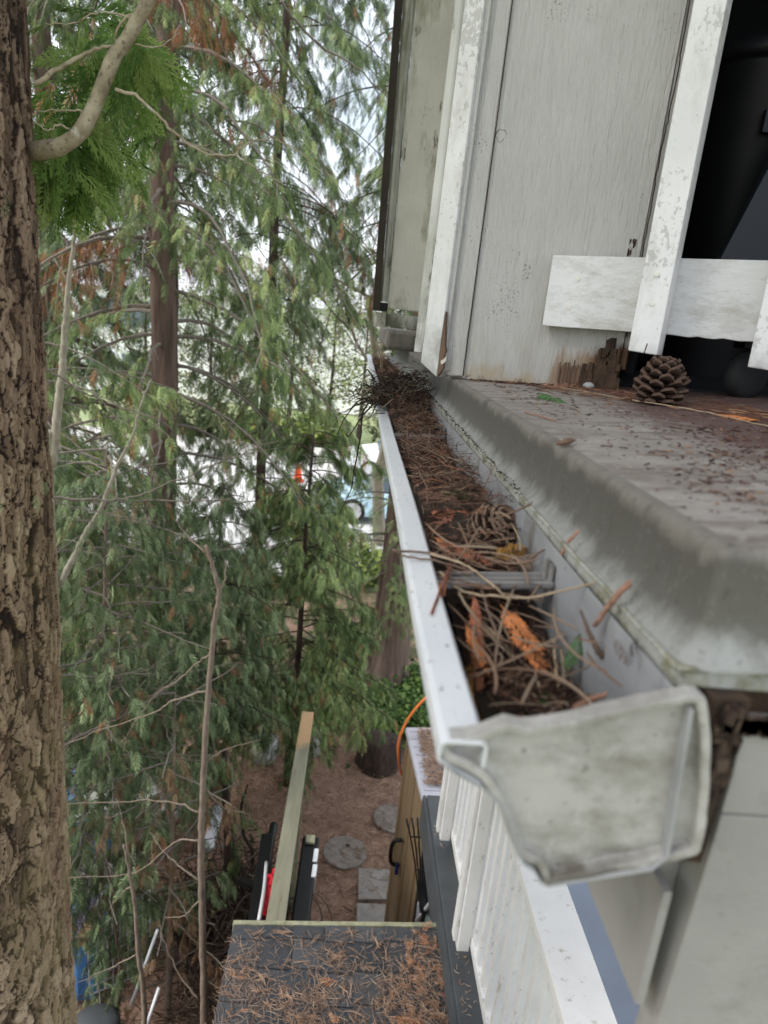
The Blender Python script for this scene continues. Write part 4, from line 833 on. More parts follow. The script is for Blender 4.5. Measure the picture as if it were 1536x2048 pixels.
b = MB(); c_ = curve([pdk(1112, 888, .002), pdk(1130, 884, .004), pdk(1152, 880, .003)], 5); b.tube(c_, [.0006, .0015, .0022, .0026, .003, .0034, .003, .0027, .002, .0012, .0006], 5)
solo(b.build('bark_chip', M['bare_wood']), 'dark curled bark chip on the rounded deck edge', 'bark chip')
twig('deck_needle', [pdk(1030, 764, .001), pdk(1100, 772, .002), pdk(1170, 783, .002), pdk(1250, 798, .002)], .0009, .0007, M['needle'], 'long tan needle lying along the foot of the wall', 'pine needle')
twig('deck_needle', [pdk(1050, 825, .001), pdk(1080, 832, .0015), pdk(1112, 842, .001)], .0009, .0007, M['red_twig'], 'short red-brown needle on the deck left of centre', 'pine needle')
twig('deck_needle', [pdk(1265, 800, .004), pdk(1400, 822, .003), pdk(1550, 856, .001)], .0009, .0008, M['needle'], 'very long needle running right from the pine cone', 'pine needle')

# ================================================================ LOWER PORCH
porch = thing('porch_floor', (1.2, 2, -2.62), 'grey painted porch floor with a dark rim board below the deck', 'porch')
MB().box((.618, -.5, -2.72), (.715, 3.38, -2.580)).build('rim_board', M['porch_grey'], porch, bevel=.004)
MB().box((.600, -.5, -2.80), (.617, 3.40, -2.600)).build('edge_trim', M['porch_grey'], porch)
MB().box((.716, -.5, -2.70), (2.6, 3.37, -2.586)).build('floor', M['porch_floor'], porch)
MB().box((1.35, -.4, -5), (1.40, 3.3, -2.73)).build('skirting', M['porch_grey'], porch)
bal = thing('balustrade', (.72, 2, -2.55), 'white painted wooden porch balustrade below the gutter', 'balustrade')
MB().hexa([(.667, -.4, -1.685), (.807, -.4, -1.685), (.807, 3.06, -1.685), (.667, 3.06, -1.685), (.667, -.4, -1.650), (.807, -.4, -1.650), (.807, 3.06, -1.650), (.667, 3.06, -1.650)]).build('top_rail', M['balus'], bal, bevel=.004)
MB().box((.700, -.4, -1.735), (.735, 3.05, -1.687)).build('upper_rail', M['balus'], bal)
MB().box((.685, -.4, -2.475), (.755, 3.05, -2.43)).build('bottom_rail', M['balus'], bal, bevel=.003)
MB().box((.716, -.4, -2.583), (.735, 3.05, -2.478)).build('kick_board', M['balus'], bal)
y = 3.0; k = 0
while y > -.2:
    if True:
        MB().hexa([(.690, y-.017, -2.437+.003), (.722, y-.017, -2.434), (.722, y+.017, -2.434), (.690, y+.017, -2.434), (.690, y-.017, -1.69), (.722, y-.017, -1.69), (.722, y+.017, -1.69), (.690, y+.017, -1.69)]).build('baluster', M['balus'], bal, bevel=.002)
    y -= .092
for yy_, tz in ((2.33, -1.655), (2.97, -1.655)):
    MB().box((.632, yy_-.045, -2.50), (.683, yy_+.045, tz)).box((.615, yy_-.025, -2.47), (.632, yy_+.025, tz)).build('post', M['balus'], bal, bevel=.004)

# ================================================================ LEAN-TO ROOF
lean = thing('lean_to_roof', (.15, 1.9, -2.8), 'small flat lean-to roof of dark slate-grey shingles under brown needles', 'roof')
def zr(x): return -2.735+(x+.315)*.05
sh = MB(); nco = 7; cw_ = .1385
for k in range(nco):
    x0 = -.335+k*cw_; x1 = x0+cw_*1.0
    y = .2+random.uniform(0, .2)
    cuts = [.1]
    while cuts[-1] < 2.56: cuts.append(cuts[-1]+.15+random.uniform(-.004, .004)+(.15 if random.random() < .3 else 0))
    for y0, y1 in zip(cuts[:-1], cuts[1:]):
        y1 = min(y1, 2.58); 
        if y1-y0 < .02: continue
        jx = random.uniform(-.004, .004); jz = random.uniform(0, .002)
        P = [(x0+jx, y0+.003, zr(x0)+jz), (x1-.001, y0+.003, zr(x1)-.006), (x1-.001, y1-.003, zr(x1)-.006), (x0+jx, y1-.003, zr(x0)+jz)]
        sh.hexa(P+[(a, b_, c_+(.007 if i in (0, 3) else .001)) for i, (a, b_, c_) in enumerate(P)], 0, random.random())
sh.build('shingles', M['shingle'], lean, attr=True)
MB().hexa([(-.34, .1, -2.80), (.60, .1, -2.76), (.60, 2.585, -2.76), (-.34, 2.585, -2.80), (-.34, .1, -2.747), (.60, .1, -2.705), (.60, 2.585, -2.705), (-.34, 2.585, -2.747)]).build('roof_deck', M['porch_grey'], lean)
MB().hexa([(-.345, 2.586, -2.83), (.612, 2.586, -2.79), (.612, 2.61, -2.79), (-.345, 2.61, -2.83), (-.345, 2.586, -2.737), (.612, 2.586, -2.688), (.612, 2.61, -2.688), (-.345, 2.61, -2.737)]).build('edge_trim', M['moss_timber'], lean, bevel=.003)
b = MB()
for x_, y_ in ((-.30, 2.5), (-.3, .3), (.55, 2.5), (.55, .3)): b.box((x_-.04, y_-.04, -5), (x_+.04, y_+.04, -2.80))
b.build('support_post', M['moss_timber'], lean)
MB().box((-.29, .2, -5), (-.27, 2.45, -2.81)).build('side_panel', M['resin_dark'], lean)
def roofp():
    while True:
        x = random.uniform(-.34, .60); y = random.uniform(1.1, 2.55)
        dens = min(1, max(.1, (2.62-y)*2.0))*(.55+.45*math.sin(x*14+y*5)*math.sin(y*11-x*4)) + .28*(x > .48)
        if random.random() < dens+.15: return (x, y, zr(x)+.006+random.random()*.014)
A1 = needle_batch(6500, roofp, lambda: random.uniform(.03, .085), .0009, .10, .35, rndf=lambda: random.random()*.92, azf=lambda: random.uniform(0, 6.28))
# tufts of three needles fanning from one point
tp = [roofp() for _ in range(330)]; cur = []
def tuft():
    if not cur: p = random.choice(tp); a = random.uniform(0, 6.28); cur.extend([(p, a+random.uniform(-.4, .4)) for _ in range(5)])
    tuft.a = cur[-1][1]; return cur.pop()[0]
A2 = needle_batch(2000, tuft, lambda: random.uniform(.05, .11), .0010, .12, .35, rndf=lambda: random.uniform(.3, .9), azf=lambda: tuft.a)
npos = 130; pp = np.array([roofp() for _ in range(npos)]); az = rng.uniform(0, 6.28, npos)
A3_ = scatter(T_MED, pp, np.stack([np.cos(az), np.sin(az), 0*az+.05], 1), np.tile([0, 0, 1.], (npos, 1)), rng.uniform(.03, .09, npos), rng.choice([.3, .5, 1, 1], npos), 0)
pe = np.array([(random.uniform(.45, .60), random.uniform(1.1, 2.55), 0) for _ in range(150)]); pe[:, 2] = [zr(x)+.012 for x in pe[:, 0]]; az = rng.uniform(0, 6.28, 150)
A4 = scatter(T_MED, pe, np.stack([np.cos(az), np.sin(az), 0*az], 1), np.tile([0, 0, 1.], (150, 1)), rng.uniform(.03, .07, 150), np.full(150, 1.), 0)
V_, F_, R_ = join(A1, A2, A3_, A4); solo(link_mesh('roof_needles', V_, F_, M['roof_litter'], rnd=R_), 'tan and rust needles strewn over the small shingle roof', 'needles', kind='stuff')
for k, (x, y, s_, lb) in enumerate(((-.18, 1.86, .11, 'green fallen cedar sprigs on the shingle roof, left patch'), (.02, 1.95, .08, 'green fallen cedar sprig on the middle of the shingle roof'), (.30, 2.0, .07, 'small green sprig on the right half of the shingle roof'))):
    n_ = 6 if k == 0 else 3; pp = np.array([(x, y, zr(x)+.015)]*n_)+rng.normal(0, .03, (n_, 3))*[1, 1, .1]; az = rng.uniform(0, 6.28, n_)
    V_, F_, R_ = scatter(T_FINE, pp, np.stack([np.cos(az), np.sin(az), 0*az], 1), np.tile([0, 0, 1.], (n_, 1)), np.full(n_, s_), rng.uniform(.2, .7, n_), 0)
    solo(link_mesh('cedar_sprig', V_, F_, M['cedar'], rnd=R_), lb, 'cedar sprig')
V_, F_, R_ = needle_batch(60, lambda: (random.uniform(.63, .70), random.choice([2.0, 1.6, 3.1, 2.33, 2.15])+random.gauss(0, .06), -2.575), lambda: random.uniform(.01, .04), .0012, .1, .5, rndf=lambda: random.uniform(.85, 1))
solo(link_mesh('rim_litter', V_, F_, M['roof_litter'], rnd=R_), 'rusty scraps lying on the dark porch rim board', 'litter', kind='stuff')

# ================================================================ YARD OBJECTS
fence = thing('timber_fence', (-.17, 3.5, -5), 'low yard fence with a weathered timber cap beam', 'fence')
MB().hexa([(-.235, 2.0, -3.135), (-.128, 2.0, -3.135), (-.100, 5.0, -3.135), (-.195, 5.0, -3.135), (-.235, 2.0, -3.100), (-.128, 2.0, -3.100), (-.100, 5.0, -3.100), (-.195, 5.0, -3.100)]).build('cap_beam', M['timber'], fence, bevel=.004)
for y_ in (2.3, 3.6, 4.9): MB().box((-.19, y_-.045, -5), (-.13, y_+.045, -3.137)).build('post', M['moss_timber'], fence)
MB().hexa([(-.18, 2.0, -4.9), (-.155, 2.0, -4.9), (-.14, 4.0, -4.9), (-.165, 4.0, -4.9), (-.18, 2.0, -3.14), (-.155, 2.0, -3.14), (-.14, 4.0, -3.14), (-.165, 4.0, -3.14)]).build('panel', M['resin_dark'], fence)
bc = thing('black_equipment_case', (-.02, 3.4, -3.9), 'tall black case with two silver latches hung on the fence', 'case')
MB().hexa([(-.105, 2.5, -3.85), (-.02, 2.5, -3.85), (-.005, 3.74, -3.85), (-.08, 3.74, -3.85), (-.105, 2.5, -3.22), (-.01, 2.5, -3.22), (.030, 3.74, -3.22), (-.08, 3.74, -3.22)]).build('shell', M['black'], bc, bevel=.012)
for y_, y2 in ((3.40, 3.50), (3.52, 3.63)): MB().hexa([(-.004, y_, -3.34), (.020, y_, -3.34), (.024, y2, -3.34), (.0, y2, -3.34), (-.004, y_, -3.213), (.026, y_, -3.213), (.030, y2, -3.213), (.0, y2, -3.213)]).build('latch', M['steel'], bc, bevel=.006)
MB().box((-.06, 3.66, -3.218), (.0, 3.73, -3.20)).build('moss_cap', M['moss_timber'], bc, bevel=.004)

st = MB(); n_ = 40; V = [(0.30+.215*math.cos(2*math.pi*k/n_)*(1+.03*math.sin(k*3)), 5.60+.215*math.sin(2*math.pi*k/n_)*(1+.03*math.cos(k*5)), z) for z in (-5.03, -4.975) for k in range(n_)]
st.add(V, [tuple(range(n_))[::-1], tuple(range(n_, 2*n_))]+[(k, (k+1) % n_, n_+(k+1) % n_, n_+k) for k in range(n_)])
t = thing('stepping_stone', (.3, 5.6, -5), 'round concrete stepping stone with a lifting hole, nearest the case', 'stepping stone', 'round stepping stones'); link_mesh('slab', st.v, st.f, M['stone'], t, bevel=.008)
MB().lathe((.325, 5.68, -4.976), [(.022, 0), (.022, .0025)], 10).build('lifting_hole', M['soil'], t)
o = link_mesh('stepping_stone', np.array(st.v)+[.50, .52, .0], st.f, M['stone'], bevel=.008); solo(o, 'round stepping stone half hidden beside the tan shed', 'stepping stone', 'round stepping stones')
solo(MB().hexa([(.43, 5.03, -5.03), (.73, 5.05, -5.03), (.73, 5.40, -5.03), (.43, 5.40, -5.03), (.43, 5.03, -4.972), (.73, 5.05, -4.972), (.73, 5.40, -4.972), (.43, 5.40, -4.972)]).build('square_paver', M['paver'], bevel=.006), 'square concrete paver with bark crumbs beside the shed door', 'paver', 'square pavers')
solo(MB().hexa([(.42, 4.62, -5.03), (.72, 4.62, -5.03), (.72, 4.99, -5.03), (.42, 4.99, -5.03), (.42, 4.62, -4.973), (.72, 4.62, -4.973), (.72, 4.99, -4.973), (.42, 4.99, -4.973)]).build('square_paver', M['paver'], bevel=.006), 'nearer square paver cut off by the shingle roof edge', 'paver', 'square pavers')
# resin shed
shed = thing('resin_shed', (.9, 4.4, -5), 'tan resin garden shed with a grey ribbed lid and a padlocked door', 'shed')
def quadbox(P, z0, z1, dz=None): return MB().hexa([(x, y, z0) for x, y in P]+[(x, y, z1) for x, y in P])
P = [(.76, 4.06), (1.55, 4.12), (1.45, 4.90), (.65, 4.80)]
quadbox(P, -5, -3.14).build('body', M['resin'], shed, bevel=.01)
P = [(.7595, 4.052), (1.555, 4.112), (1.553, 4.116), (.7595, 4.058)]; quadbox(P, -5, -3.16).build('front_panel', M['resin_dark'], shed)
lid = MB(); P = [(.700, 4.02), (1.60, 4.06), (1.52, 4.95), (.640, 4.86)]; lid.hexa([(x, y, -3.14) for x, y in P]+[(x, y, -3.085) for x, y in P]); lid.build('lid', M['resin_lid'], shed, bevel=.02)
b = MB()
for t_ in np.linspace(.08, .92, 8): y0_ = 4.02+.84*t_; x0_ = .70-.06*t_; b.hexa([(x0_+.03, y0_-.006, -3.086), (1.5, y0_+.02, -3.086), (1.5, y0_+.032, -3.086), (x0_+.03, y0_+.006, -3.086), (x0_+.03, y0_-.006, -3.078), (1.5, y0_+.02, -3.078), (1.5, y0_+.032, -3.078), (x0_+.03, y0_+.006, -3.078)])
b.build('lid_ribs', M['resin_lid'], shed)
b = MB(); s0 = np.array([.76, 4.06]); s1 = np.array([.65, 4.80])
for t_ in (.12, .48, .52, .88): p = s0+(s1-s0)*t_; b.hexa([(p[0]-.012, p[1]-.012, -4.98), (p[0]+.01, p[1]-.012, -4.98), (p[0]+.01, p[1]+.012, -4.98), (p[0]-.012, p[1]+.012, -4.98), (p[0]-.012, p[1]-.012, -3.17), (p[0]+.01, p[1]-.012, -3.17), (p[0]+.01, p[1]+.012, -3.17), (p[0]-.012, p[1]+.012, -3.17)])
b.build('door_batten', M['resin'], shed, bevel=.004)
hd = MB(); hp = np.array([.660, 4.50, -3.98]); hd.tube(curve([hp+[.02, .0, .12], hp+[-.045, 0, .10], hp+[-.06, 0, 0], hp+[-.045, 0, -.10], hp+[.02, 0, -.12]], 6), .016, 8); hd.build('handle', M['black'], shed, smooth=True)
b = MB(); b.box((.650, 4.475, -4.17), (.675, 4.515, -4.11)); b.tube(curve([(.662, 4.48, -4.12), (.662, 4.48, -4.08), (.662, 4.51, -4.08), (.662, 4.51, -4.12)], 4), .005, 6); b.build('padlock', simple('blue_padlock', (.015, .02, .12), .4), shed)
MB().tube([(.79, 4.02, -3.98), (.80, 4.02, -4.35)], .018, 8).build('front_handle', M['resin_lid'], shed)
V_, F_, R_ = needle_batch(1300, lambda: (.74+abs(random.gauss(.08, .15)), random.uniform(4.12, 4.80), -3.075+random.random()*.03), lambda: random.uniform(.04, .11), .0016, .25, .6, rndf=lambda: random.random()*.9)
solo(link_mesh('lid_needles', V_, F_, M['roof_litter'], rnd=R_), 'pile of tan needles on the grey shed lid', 'needles', kind='stuff')
solo(MB().lathe((.955, 4.22, -3.045), [(.012, 0), (.026, .012), (.018, .03), (.004, .034)], 10).build('fallen_petal', M['pink'], smooth=True), 'pink blossom lying on the needles of the shed lid', 'blossom')
# rake
rk = thing('garden_rake', (.78, 3.75, -5), 'black plastic leaf rake standing tines up between shed and porch', 'rake')
b = MB(); apex = np.array([.745, 3.62, -3.66]); 
for k in range(13):
    t_ = (k-6)/6; tip = np.array([.775+t_*.20, 3.72, -3.02-.02*abs(t_)**2]); mid = apex+(tip-apex)*.55+np.array([0, .03, 0]); b.tube(curve([apex+[t_*.02, 0, 0], mid, tip, tip+[0, -.05, .0]], 5), .0055, 5)
for f_ in (.45, .8): b.tube([apex+(np.array([.775+t_*.20, 3.72, -3.03])-apex)*f_+[0, .012, 0] for t_ in (-1, -.5, 0, .5, 1)], .005, 5)
b.build('tines', M['black'], rk)
MB().tube([apex+[0, 0, .02], (.75, 3.55, -5)], .013, 8).build('handle', M['black'], rk)
# folding lounger frame with teal cloth leaning
ln = thing('folding_lounger', (.75, 3.2, -4.5), 'folded camp lounger with teal cloth and grey tube frame', 'lounger')
ap = np.array([.735, 3.36, -3.30]); bl = pz(832, 1842, -4.2); br = pz(888, 1842, -3.35)
bl2 = ap+(bl-ap)*1.25; br2 = ap+(br-ap)*1.25
b = MB(); b.tube(curve([bl2, ap+(bl-ap)*.2, ap, ap+(br-ap)*.25, br2], 6), .013, 8); b.build('tube_frame', M['steel'], ln, smooth=True)
nrm = unit(np.cross(bl-ap, br-ap)); a_ = ap+(bl+br-2*ap)*.06-nrm*.012
V = [a_, bl2-nrm*.012+(br2-bl2)*.04, br2-nrm*.012-(br2-bl2)*.04]; V += [v-nrm*.01 for v in V]
MB().add(V, [(0, 1, 2), (5, 4, 3), (0, 3, 4, 1), (1, 4, 5, 2), (2, 5, 3, 0)]).build('cloth', M['teal'], ln)
# hose
b = MB(); b.tube(curve([pz(872, 1384, -2.6), pz(845, 1402, -2.7), pz(815, 1440, -2.9), pz(798, 1480, -3.1), pz(797, 1520, -3.3), pz(806, 1556, -3.6), pz(826, 1600, -4.4)], 8), .010, 8)
b.build
solo(b.build('orange_hose', M['hose'], smooth=True), 'bright orange hose arching down behind the tan shed', 'hose')
# stump
b = MB(); V = []
for i, (r_, z) in enumerate(((.27, 0), (.26, .1), (.245, .25), (.235, .36), (.20, .385))):
    for k in range(22): a = 2*math.pi*k/22; rr = r_*(1+.07*math.sin(a*3+i*.4)+.04*math.sin(a*7)+random.uniform(-.03, .03)); V.append((.66+rr*math.cos(a), 7.05+rr*.8*math.sin(a), -5.02+z))
b.add(V, [(i*22+k, i*22+(k+1) % 22, (i+1)*22+(k+1) % 22, (i+1)*22+k) for i in range(4) for k in range(22)]+[tuple(88+k for k in range(22))])
solo(b.build('tree_stump', M['bark_dark'], smooth=True), 'squat dark tree stump at the edge of the ivy', 'stump')
# yard needles and twigs
V_, F_, R_ = needle_batch(6500, lambda: (random.uniform(-.9, 1.6), random.uniform(4.4, 8.6), -5.0+random.random()*.02), lambda: random.uniform(.05, .16), .0024, .08, .4, rndf=lambda: random.random()*.95)
g2 = needle_batch(1500, lambda: (random.uniform(-2.6, -.4), random.uniform(3.0, 7.0), -5.0+random.random()*.03), lambda: random.uniform(.06, .25), .004, .12, .7, rndf=lambda: random.random()*.9)
g3 = needle_batch(420, lambda: (random.choice([.30, .80, .55])+random.gauss(0, .16), random.choice([5.6, 6.1, 5.2])+random.gauss(0, .18), -4.966+random.random()*.006), lambda: random.uniform(.04, .12), .0020, .04, .4)
V_, F_, R_ = join((V_, F_, R_), g2, g3); solo(link_mesh('yard_needles', V_, F_, M['roof_litter'], rnd=R_), 'brown pine needles carpeting the yard path', 'needles', kind='stuff')
# ivy
leaf = (np.array([(0, 0, 0), (.35, .42, .05), (.75, .36, 0), (1, 0, -.08), (.75, -.36, 0), (.35, -.42, .05)], float), np.array([(0, 1, 2, 3), (0, 3, 4, 5)]))
def leafmass(name, n, cf, s0, s1, mat, label, cat, kind='stuff', rf=None, parent=None, up=1.0):
    pos = np.array([cf() for _ in range(n)]); az = rng.uniform(0, 6.283, n); d = np.stack([np.cos(az), np.sin(az), rng.normal(-.1, .5, n)], 1)
    V_, F_, R_ = scatter([leaf], pos, d, rng.normal(0, .5, (n, 3))+[0, -.2, up], rng.uniform(s0, s1, n), rng.random(n) if rf is None else rf(n), .1)
    o = link_mesh(name, V_, F_, mat, parent, rnd=R_)
    return o if parent is not None else solo(o, label, cat, kind=kind)
cl = [(random.uniform(-.35, 1.6), random.uniform(7.5, 9.9), random.uniform(.12, .4)) for _ in range(38)]+[(.05, 7.75, .45), (-.05, 8.2, .5), (1.2, 8.7, .5), (.7, 8.6, .4), (.6, 9.3, .6), (1.5, 7.7, .3)]
def ivc():
    c_ = random.choice(cl); return (c_[0]+random.gauss(0, c_[2]*.55), c_[1]+random.gauss(0, c_[2]*.55), -4.98+abs(random.gauss(0, .13)))
leafmass('ivy', 7500, ivc, .035, .09, M['ivy'], 'green and yellow-green ivy patch at the end of the yard path', 'ivy')

# ================================================================ JUNK BEHIND THE FENCE (bottom left)
def lump(name, c, r3, mat, label, cat, seed=0, n=18, m_=10, amp=.25, floor=True):
    r_ = np.random.default_rng(seed); V = []; ph = r_.uniform(0, 6, 6)
    for i in range(m_):
        e = math.pi*(i/(m_-1)-.5)
        for k in range(n):
            a = 2*math.pi*k/n; rr = 1+amp*(.5*math.sin(2*a+ph[0]+3*e)+.35*math.sin(5*a+ph[1])*math.cos(e)+.3*math.sin(4*e+ph[2]+a))
            V.append((c[0]+r3[0]*rr*math.cos(e)*math.cos(a), c[1]+r3[1]*rr*math.cos(e)*math.sin(a), c[2]+r3[2]*rr*math.sin(e)))
    Fs = [(i*n+k, i*n+(k+1) % n, (i+1)*n+(k+1) % n, (i+1)*n+k) for i in range(m_-1) for k in range(n)]
    return solo(link_mesh(name, V, Fs, mat, smooth=False), label, cat)
def ongr(x, y, h=0): return pz(x, y, -5+h)
c_ = ongr(165, 1640, .5); lump('blue_tarp', c_-[0, 0, .25], (.24, .2, .2), M['blue_tarp'], 'crumpled bright blue tarp behind the big trunk', 'tarp', 1)
c_ = ongr(150, 1530, .5); lump('blue_tarp', c_-[0, 0, .25], (.25, .25, .2), M['blue_tarp'], 'second blue tarp bundle further back by the trunk', 'tarp', 5)
c_ = ongr(250, 1580, .4); lump('white_sheet', c_-[0, 0, .2], (.50, .45, .22), M['white_sheet'], 'large crumpled white sheet over stored goods behind the trees', 'sheet', 2)
c_ = ongr(165, 1720, .5); lump('white_sheet', c_-[0, 0, .2], (.25, .2, .2), M['white_sheet'], 'smaller pale sheet beside the big trunk', 'sheet', 3)
c_ = ongr(140, 1850, .5); lump('blue_tarp', c_-[0, 0, .25], (.30, .3, .3), M['blue_tarp'], 'lowest blue tarp bundle next to the leaning boards', 'tarp', 7)
# boards, rods leaning
rods = [((190, 1790), (140, 1880), 'lilac', 'lilac plastic strip leaning among the stored goods'), ((205, 1800), (160, 1890), 'resin', 'brown board leaning next to the lilac strip')]
for (a0, a1, mk, lb) in rods:
    b = MB(); p0 = ongr(*a0, .9); p1 = ongr(*a1, .9)
    b.obox((p0+p1)/2, (p1-p0)/2, (.04, .0, .0), (0, 0, .02)); solo(b.build('leaning_board', M[mk], bevel=.004), lb, 'board')
b0 = thing('wire_panel', ongr(230, 1900, 0), 'green-backed wire grid panel leaning behind the saplings', 'wire panel')
c0, c1, c2, c3 = ongr(175, 1870, .9), ongr(300, 1780, .9), ongr(300, 1940, .4), ongr(180, 1990, .4)
b = MB()
for t_ in np.linspace(0, 1, 9): b.tube([c0+(c1-c0)*t_, c3+(c2-c3)*t_], .005, 5); b.tube([c0+(c3-c0)*t_, c1+(c2-c1)*t_], .005, 5)
b.build('grid', M['steel'], b0)
nrm = unit(np.cross(c1-c0, c3-c0)); V = [c + (-.03 if nrm[2] > 0 else .03)*nrm for c in (c0+(c1-c0)*.1, c0+(c1-c0)*.35, c3+(c2-c3)*.35, c3+(c2-c3)*.1)]; MB().add(V+[v-[0, 0, .006] for v in V], [(0, 1, 2, 3), (7, 6, 5, 4), (0, 4, 5, 1), (1, 5, 6, 2), (2, 6, 7, 3), (3, 7, 4, 0)]).build('backing', M['green_pl'], b0)
for k, (a0, a1, h0, h1, lb) in enumerate((((318, 1975), (290, 2060), .9, .7, 'short white rod lowest of the rods by the trunk'), ((315, 1860), (262, 2010), 1.1, .5, 'long white rod leaning between the saplings'), ((215, 1770), (160, 1870), 1.0, .8, 'white rod beside the lilac strip'), ((268, 1690), (272, 1800), .9, .2, 'upright thin grey rod behind the foliage'))):
    b = MB(); b.tube([ongr(*a0, h0), ongr(*a1, h1)], .011, 7); solo(b.build('white_rod', M['white_pl'], smooth=True), lb, 'rod')
bn = thing('grey_bin', ongr(200, 2010, 0), 'dark grey plastic bin with domed lid at the foot of the saplings', 'bin')
c_ = ongr(190, 2050, .55)
b = MB(); b.lathe(c_-[0, 0, .5], [(.10, 0), (.14, .5), (.13, .5), (.09, .03)], 20); b.build('body', M['porch_grey'], bn, smooth=True)
b = MB(); b.lathe(c_-[0, 0, .02], [(.15, 0), (.152, .015), (.12, .05), (.06, .065), (.005, .07)], 20); b.build('lid', M['porch_grey'], bn, smooth=True)
# brush heap
hc = ongr(455, 1800, .25)
V_, F_, R_ = needle_batch(1700, lambda: tuple(hc+np.array([random.gauss(0, .27), random.gauss(0, .30), abs(random.gauss(0, .16))-.2])), lambda: random.uniform(.10, .34), .005, .45, .5, rndf=lambda: random.random()**.8)
h2 = ongr(440, 1990, .2); W_ = needle_batch(900, lambda: tuple(h2+np.array([random.gauss(0, .22), random.gauss(0, .25), abs(random.gauss(0, .14))-.1])), lambda: random.uniform(.08, .25), .004, .4, .5, rndf=lambda: random.uniform(.5, 1))
V_, F_, R_ = join((V_, F_, R_), W_); solo(link_mesh('brush_heap', V_, F_, M['dark_litter'], rnd=R_), 'heap of dark cut brushwood beside the fence', 'brushwood', kind='stuff')
# things hung on the fence's far side
rd = thing('red_rake_head', pz(540, 1800, -3.3), 'red plastic tool propped against the near end of the fence', 'garden tool')
b = MB(); pA, pB = pz(553, 1742, -3.35), pz(527, 1830, -3.35); b.obox((pA+pB)/2, (pB-pA)/2, (.022, 0, 0), (0, 0, .03)); b.build('head', M['red_pl'], rd, bevel=.01)
b = MB(); 
for t_ in (.2, .45, .7): c_ = pA+(pB-pA)*t_; b.obox(c_+[-.02, 0, .0], (.02, 0, 0), (0, .012, 0), (0, 0, .03))
b.build('ribs', M['red_pl'], rd, bevel=.004)
b = MB(); b.tube(curve([pz(518, 1840, -3.3), pz(528, 1780, -3.3), pz(533, 1725, -3.4)], 6), .012, 7); solo(b.build('white_pole', M['white_pl'], smooth=True), 'slim white pole standing left of the red tool', 'pole')
b = MB(); b.tube(curve([pz(478, 1762, -4.2), pz(515, 1768, -3.9), pz(530, 1735, -3.7), pz(540, 1690, -3.6), pz(548, 1650, -3.6)], 8), .03, 9); solo(b.build('black_hose', M['black'], smooth=True), 'thick black hose looping beside the fence', 'hose')
b = MB(); p0, p1 = pz(545, 1660, -3.5), pz(522, 1840, -3.3); b.obox((p0+p1)/2+[-.03, 0, -.25], (p1-p0)/2, (.045, 0, 0), (0, 0, .22)); solo(b.build('black_board', M['black'], bevel=.01), 'black board standing on edge left of the fence beam', 'board')
b = MB(); p0, p1 = ongr(437, 1615, .2), ongr(415, 1700, .2); b.obox((p0+p1)/2, (p1-p0)/2, (.05, 0, 0), (0, 0, .03)); solo(b.build('grey_plank', M['white_pl'], bevel=.006), 'pale grey plank lying among the tree stems', 'plank')
for k, (x, y, s_, lb) in enumerate(((530, 1490, .16, 'pale grey bucket beyond the fence end'), (628, 1478, .11, 'small pale bucket right of the fence end by the ivy'))):
    c_ = ongr(x, y, .2); t = thing('bucket', c_-[0, 0, .2], lb, 'bucket'); b = MB(); b.lathe(c_-[0, 0, .2], [(s_*.75, 0), (s_, .26), (s_*.92, .26), (s_*.7, .02)], 16); b.build('shell', M['white_pl'], t, smooth=True)
    b = MB(); b.tube(curve([c_+[-s_, 0, .05], c_+[-s_*.6, 0, .05+s_*.8], c_+[s_*.6, 0, .05+s_*.8], c_+[s_, 0, .05]], 5), .006, 5); b.build('handle', M['steel'], t)

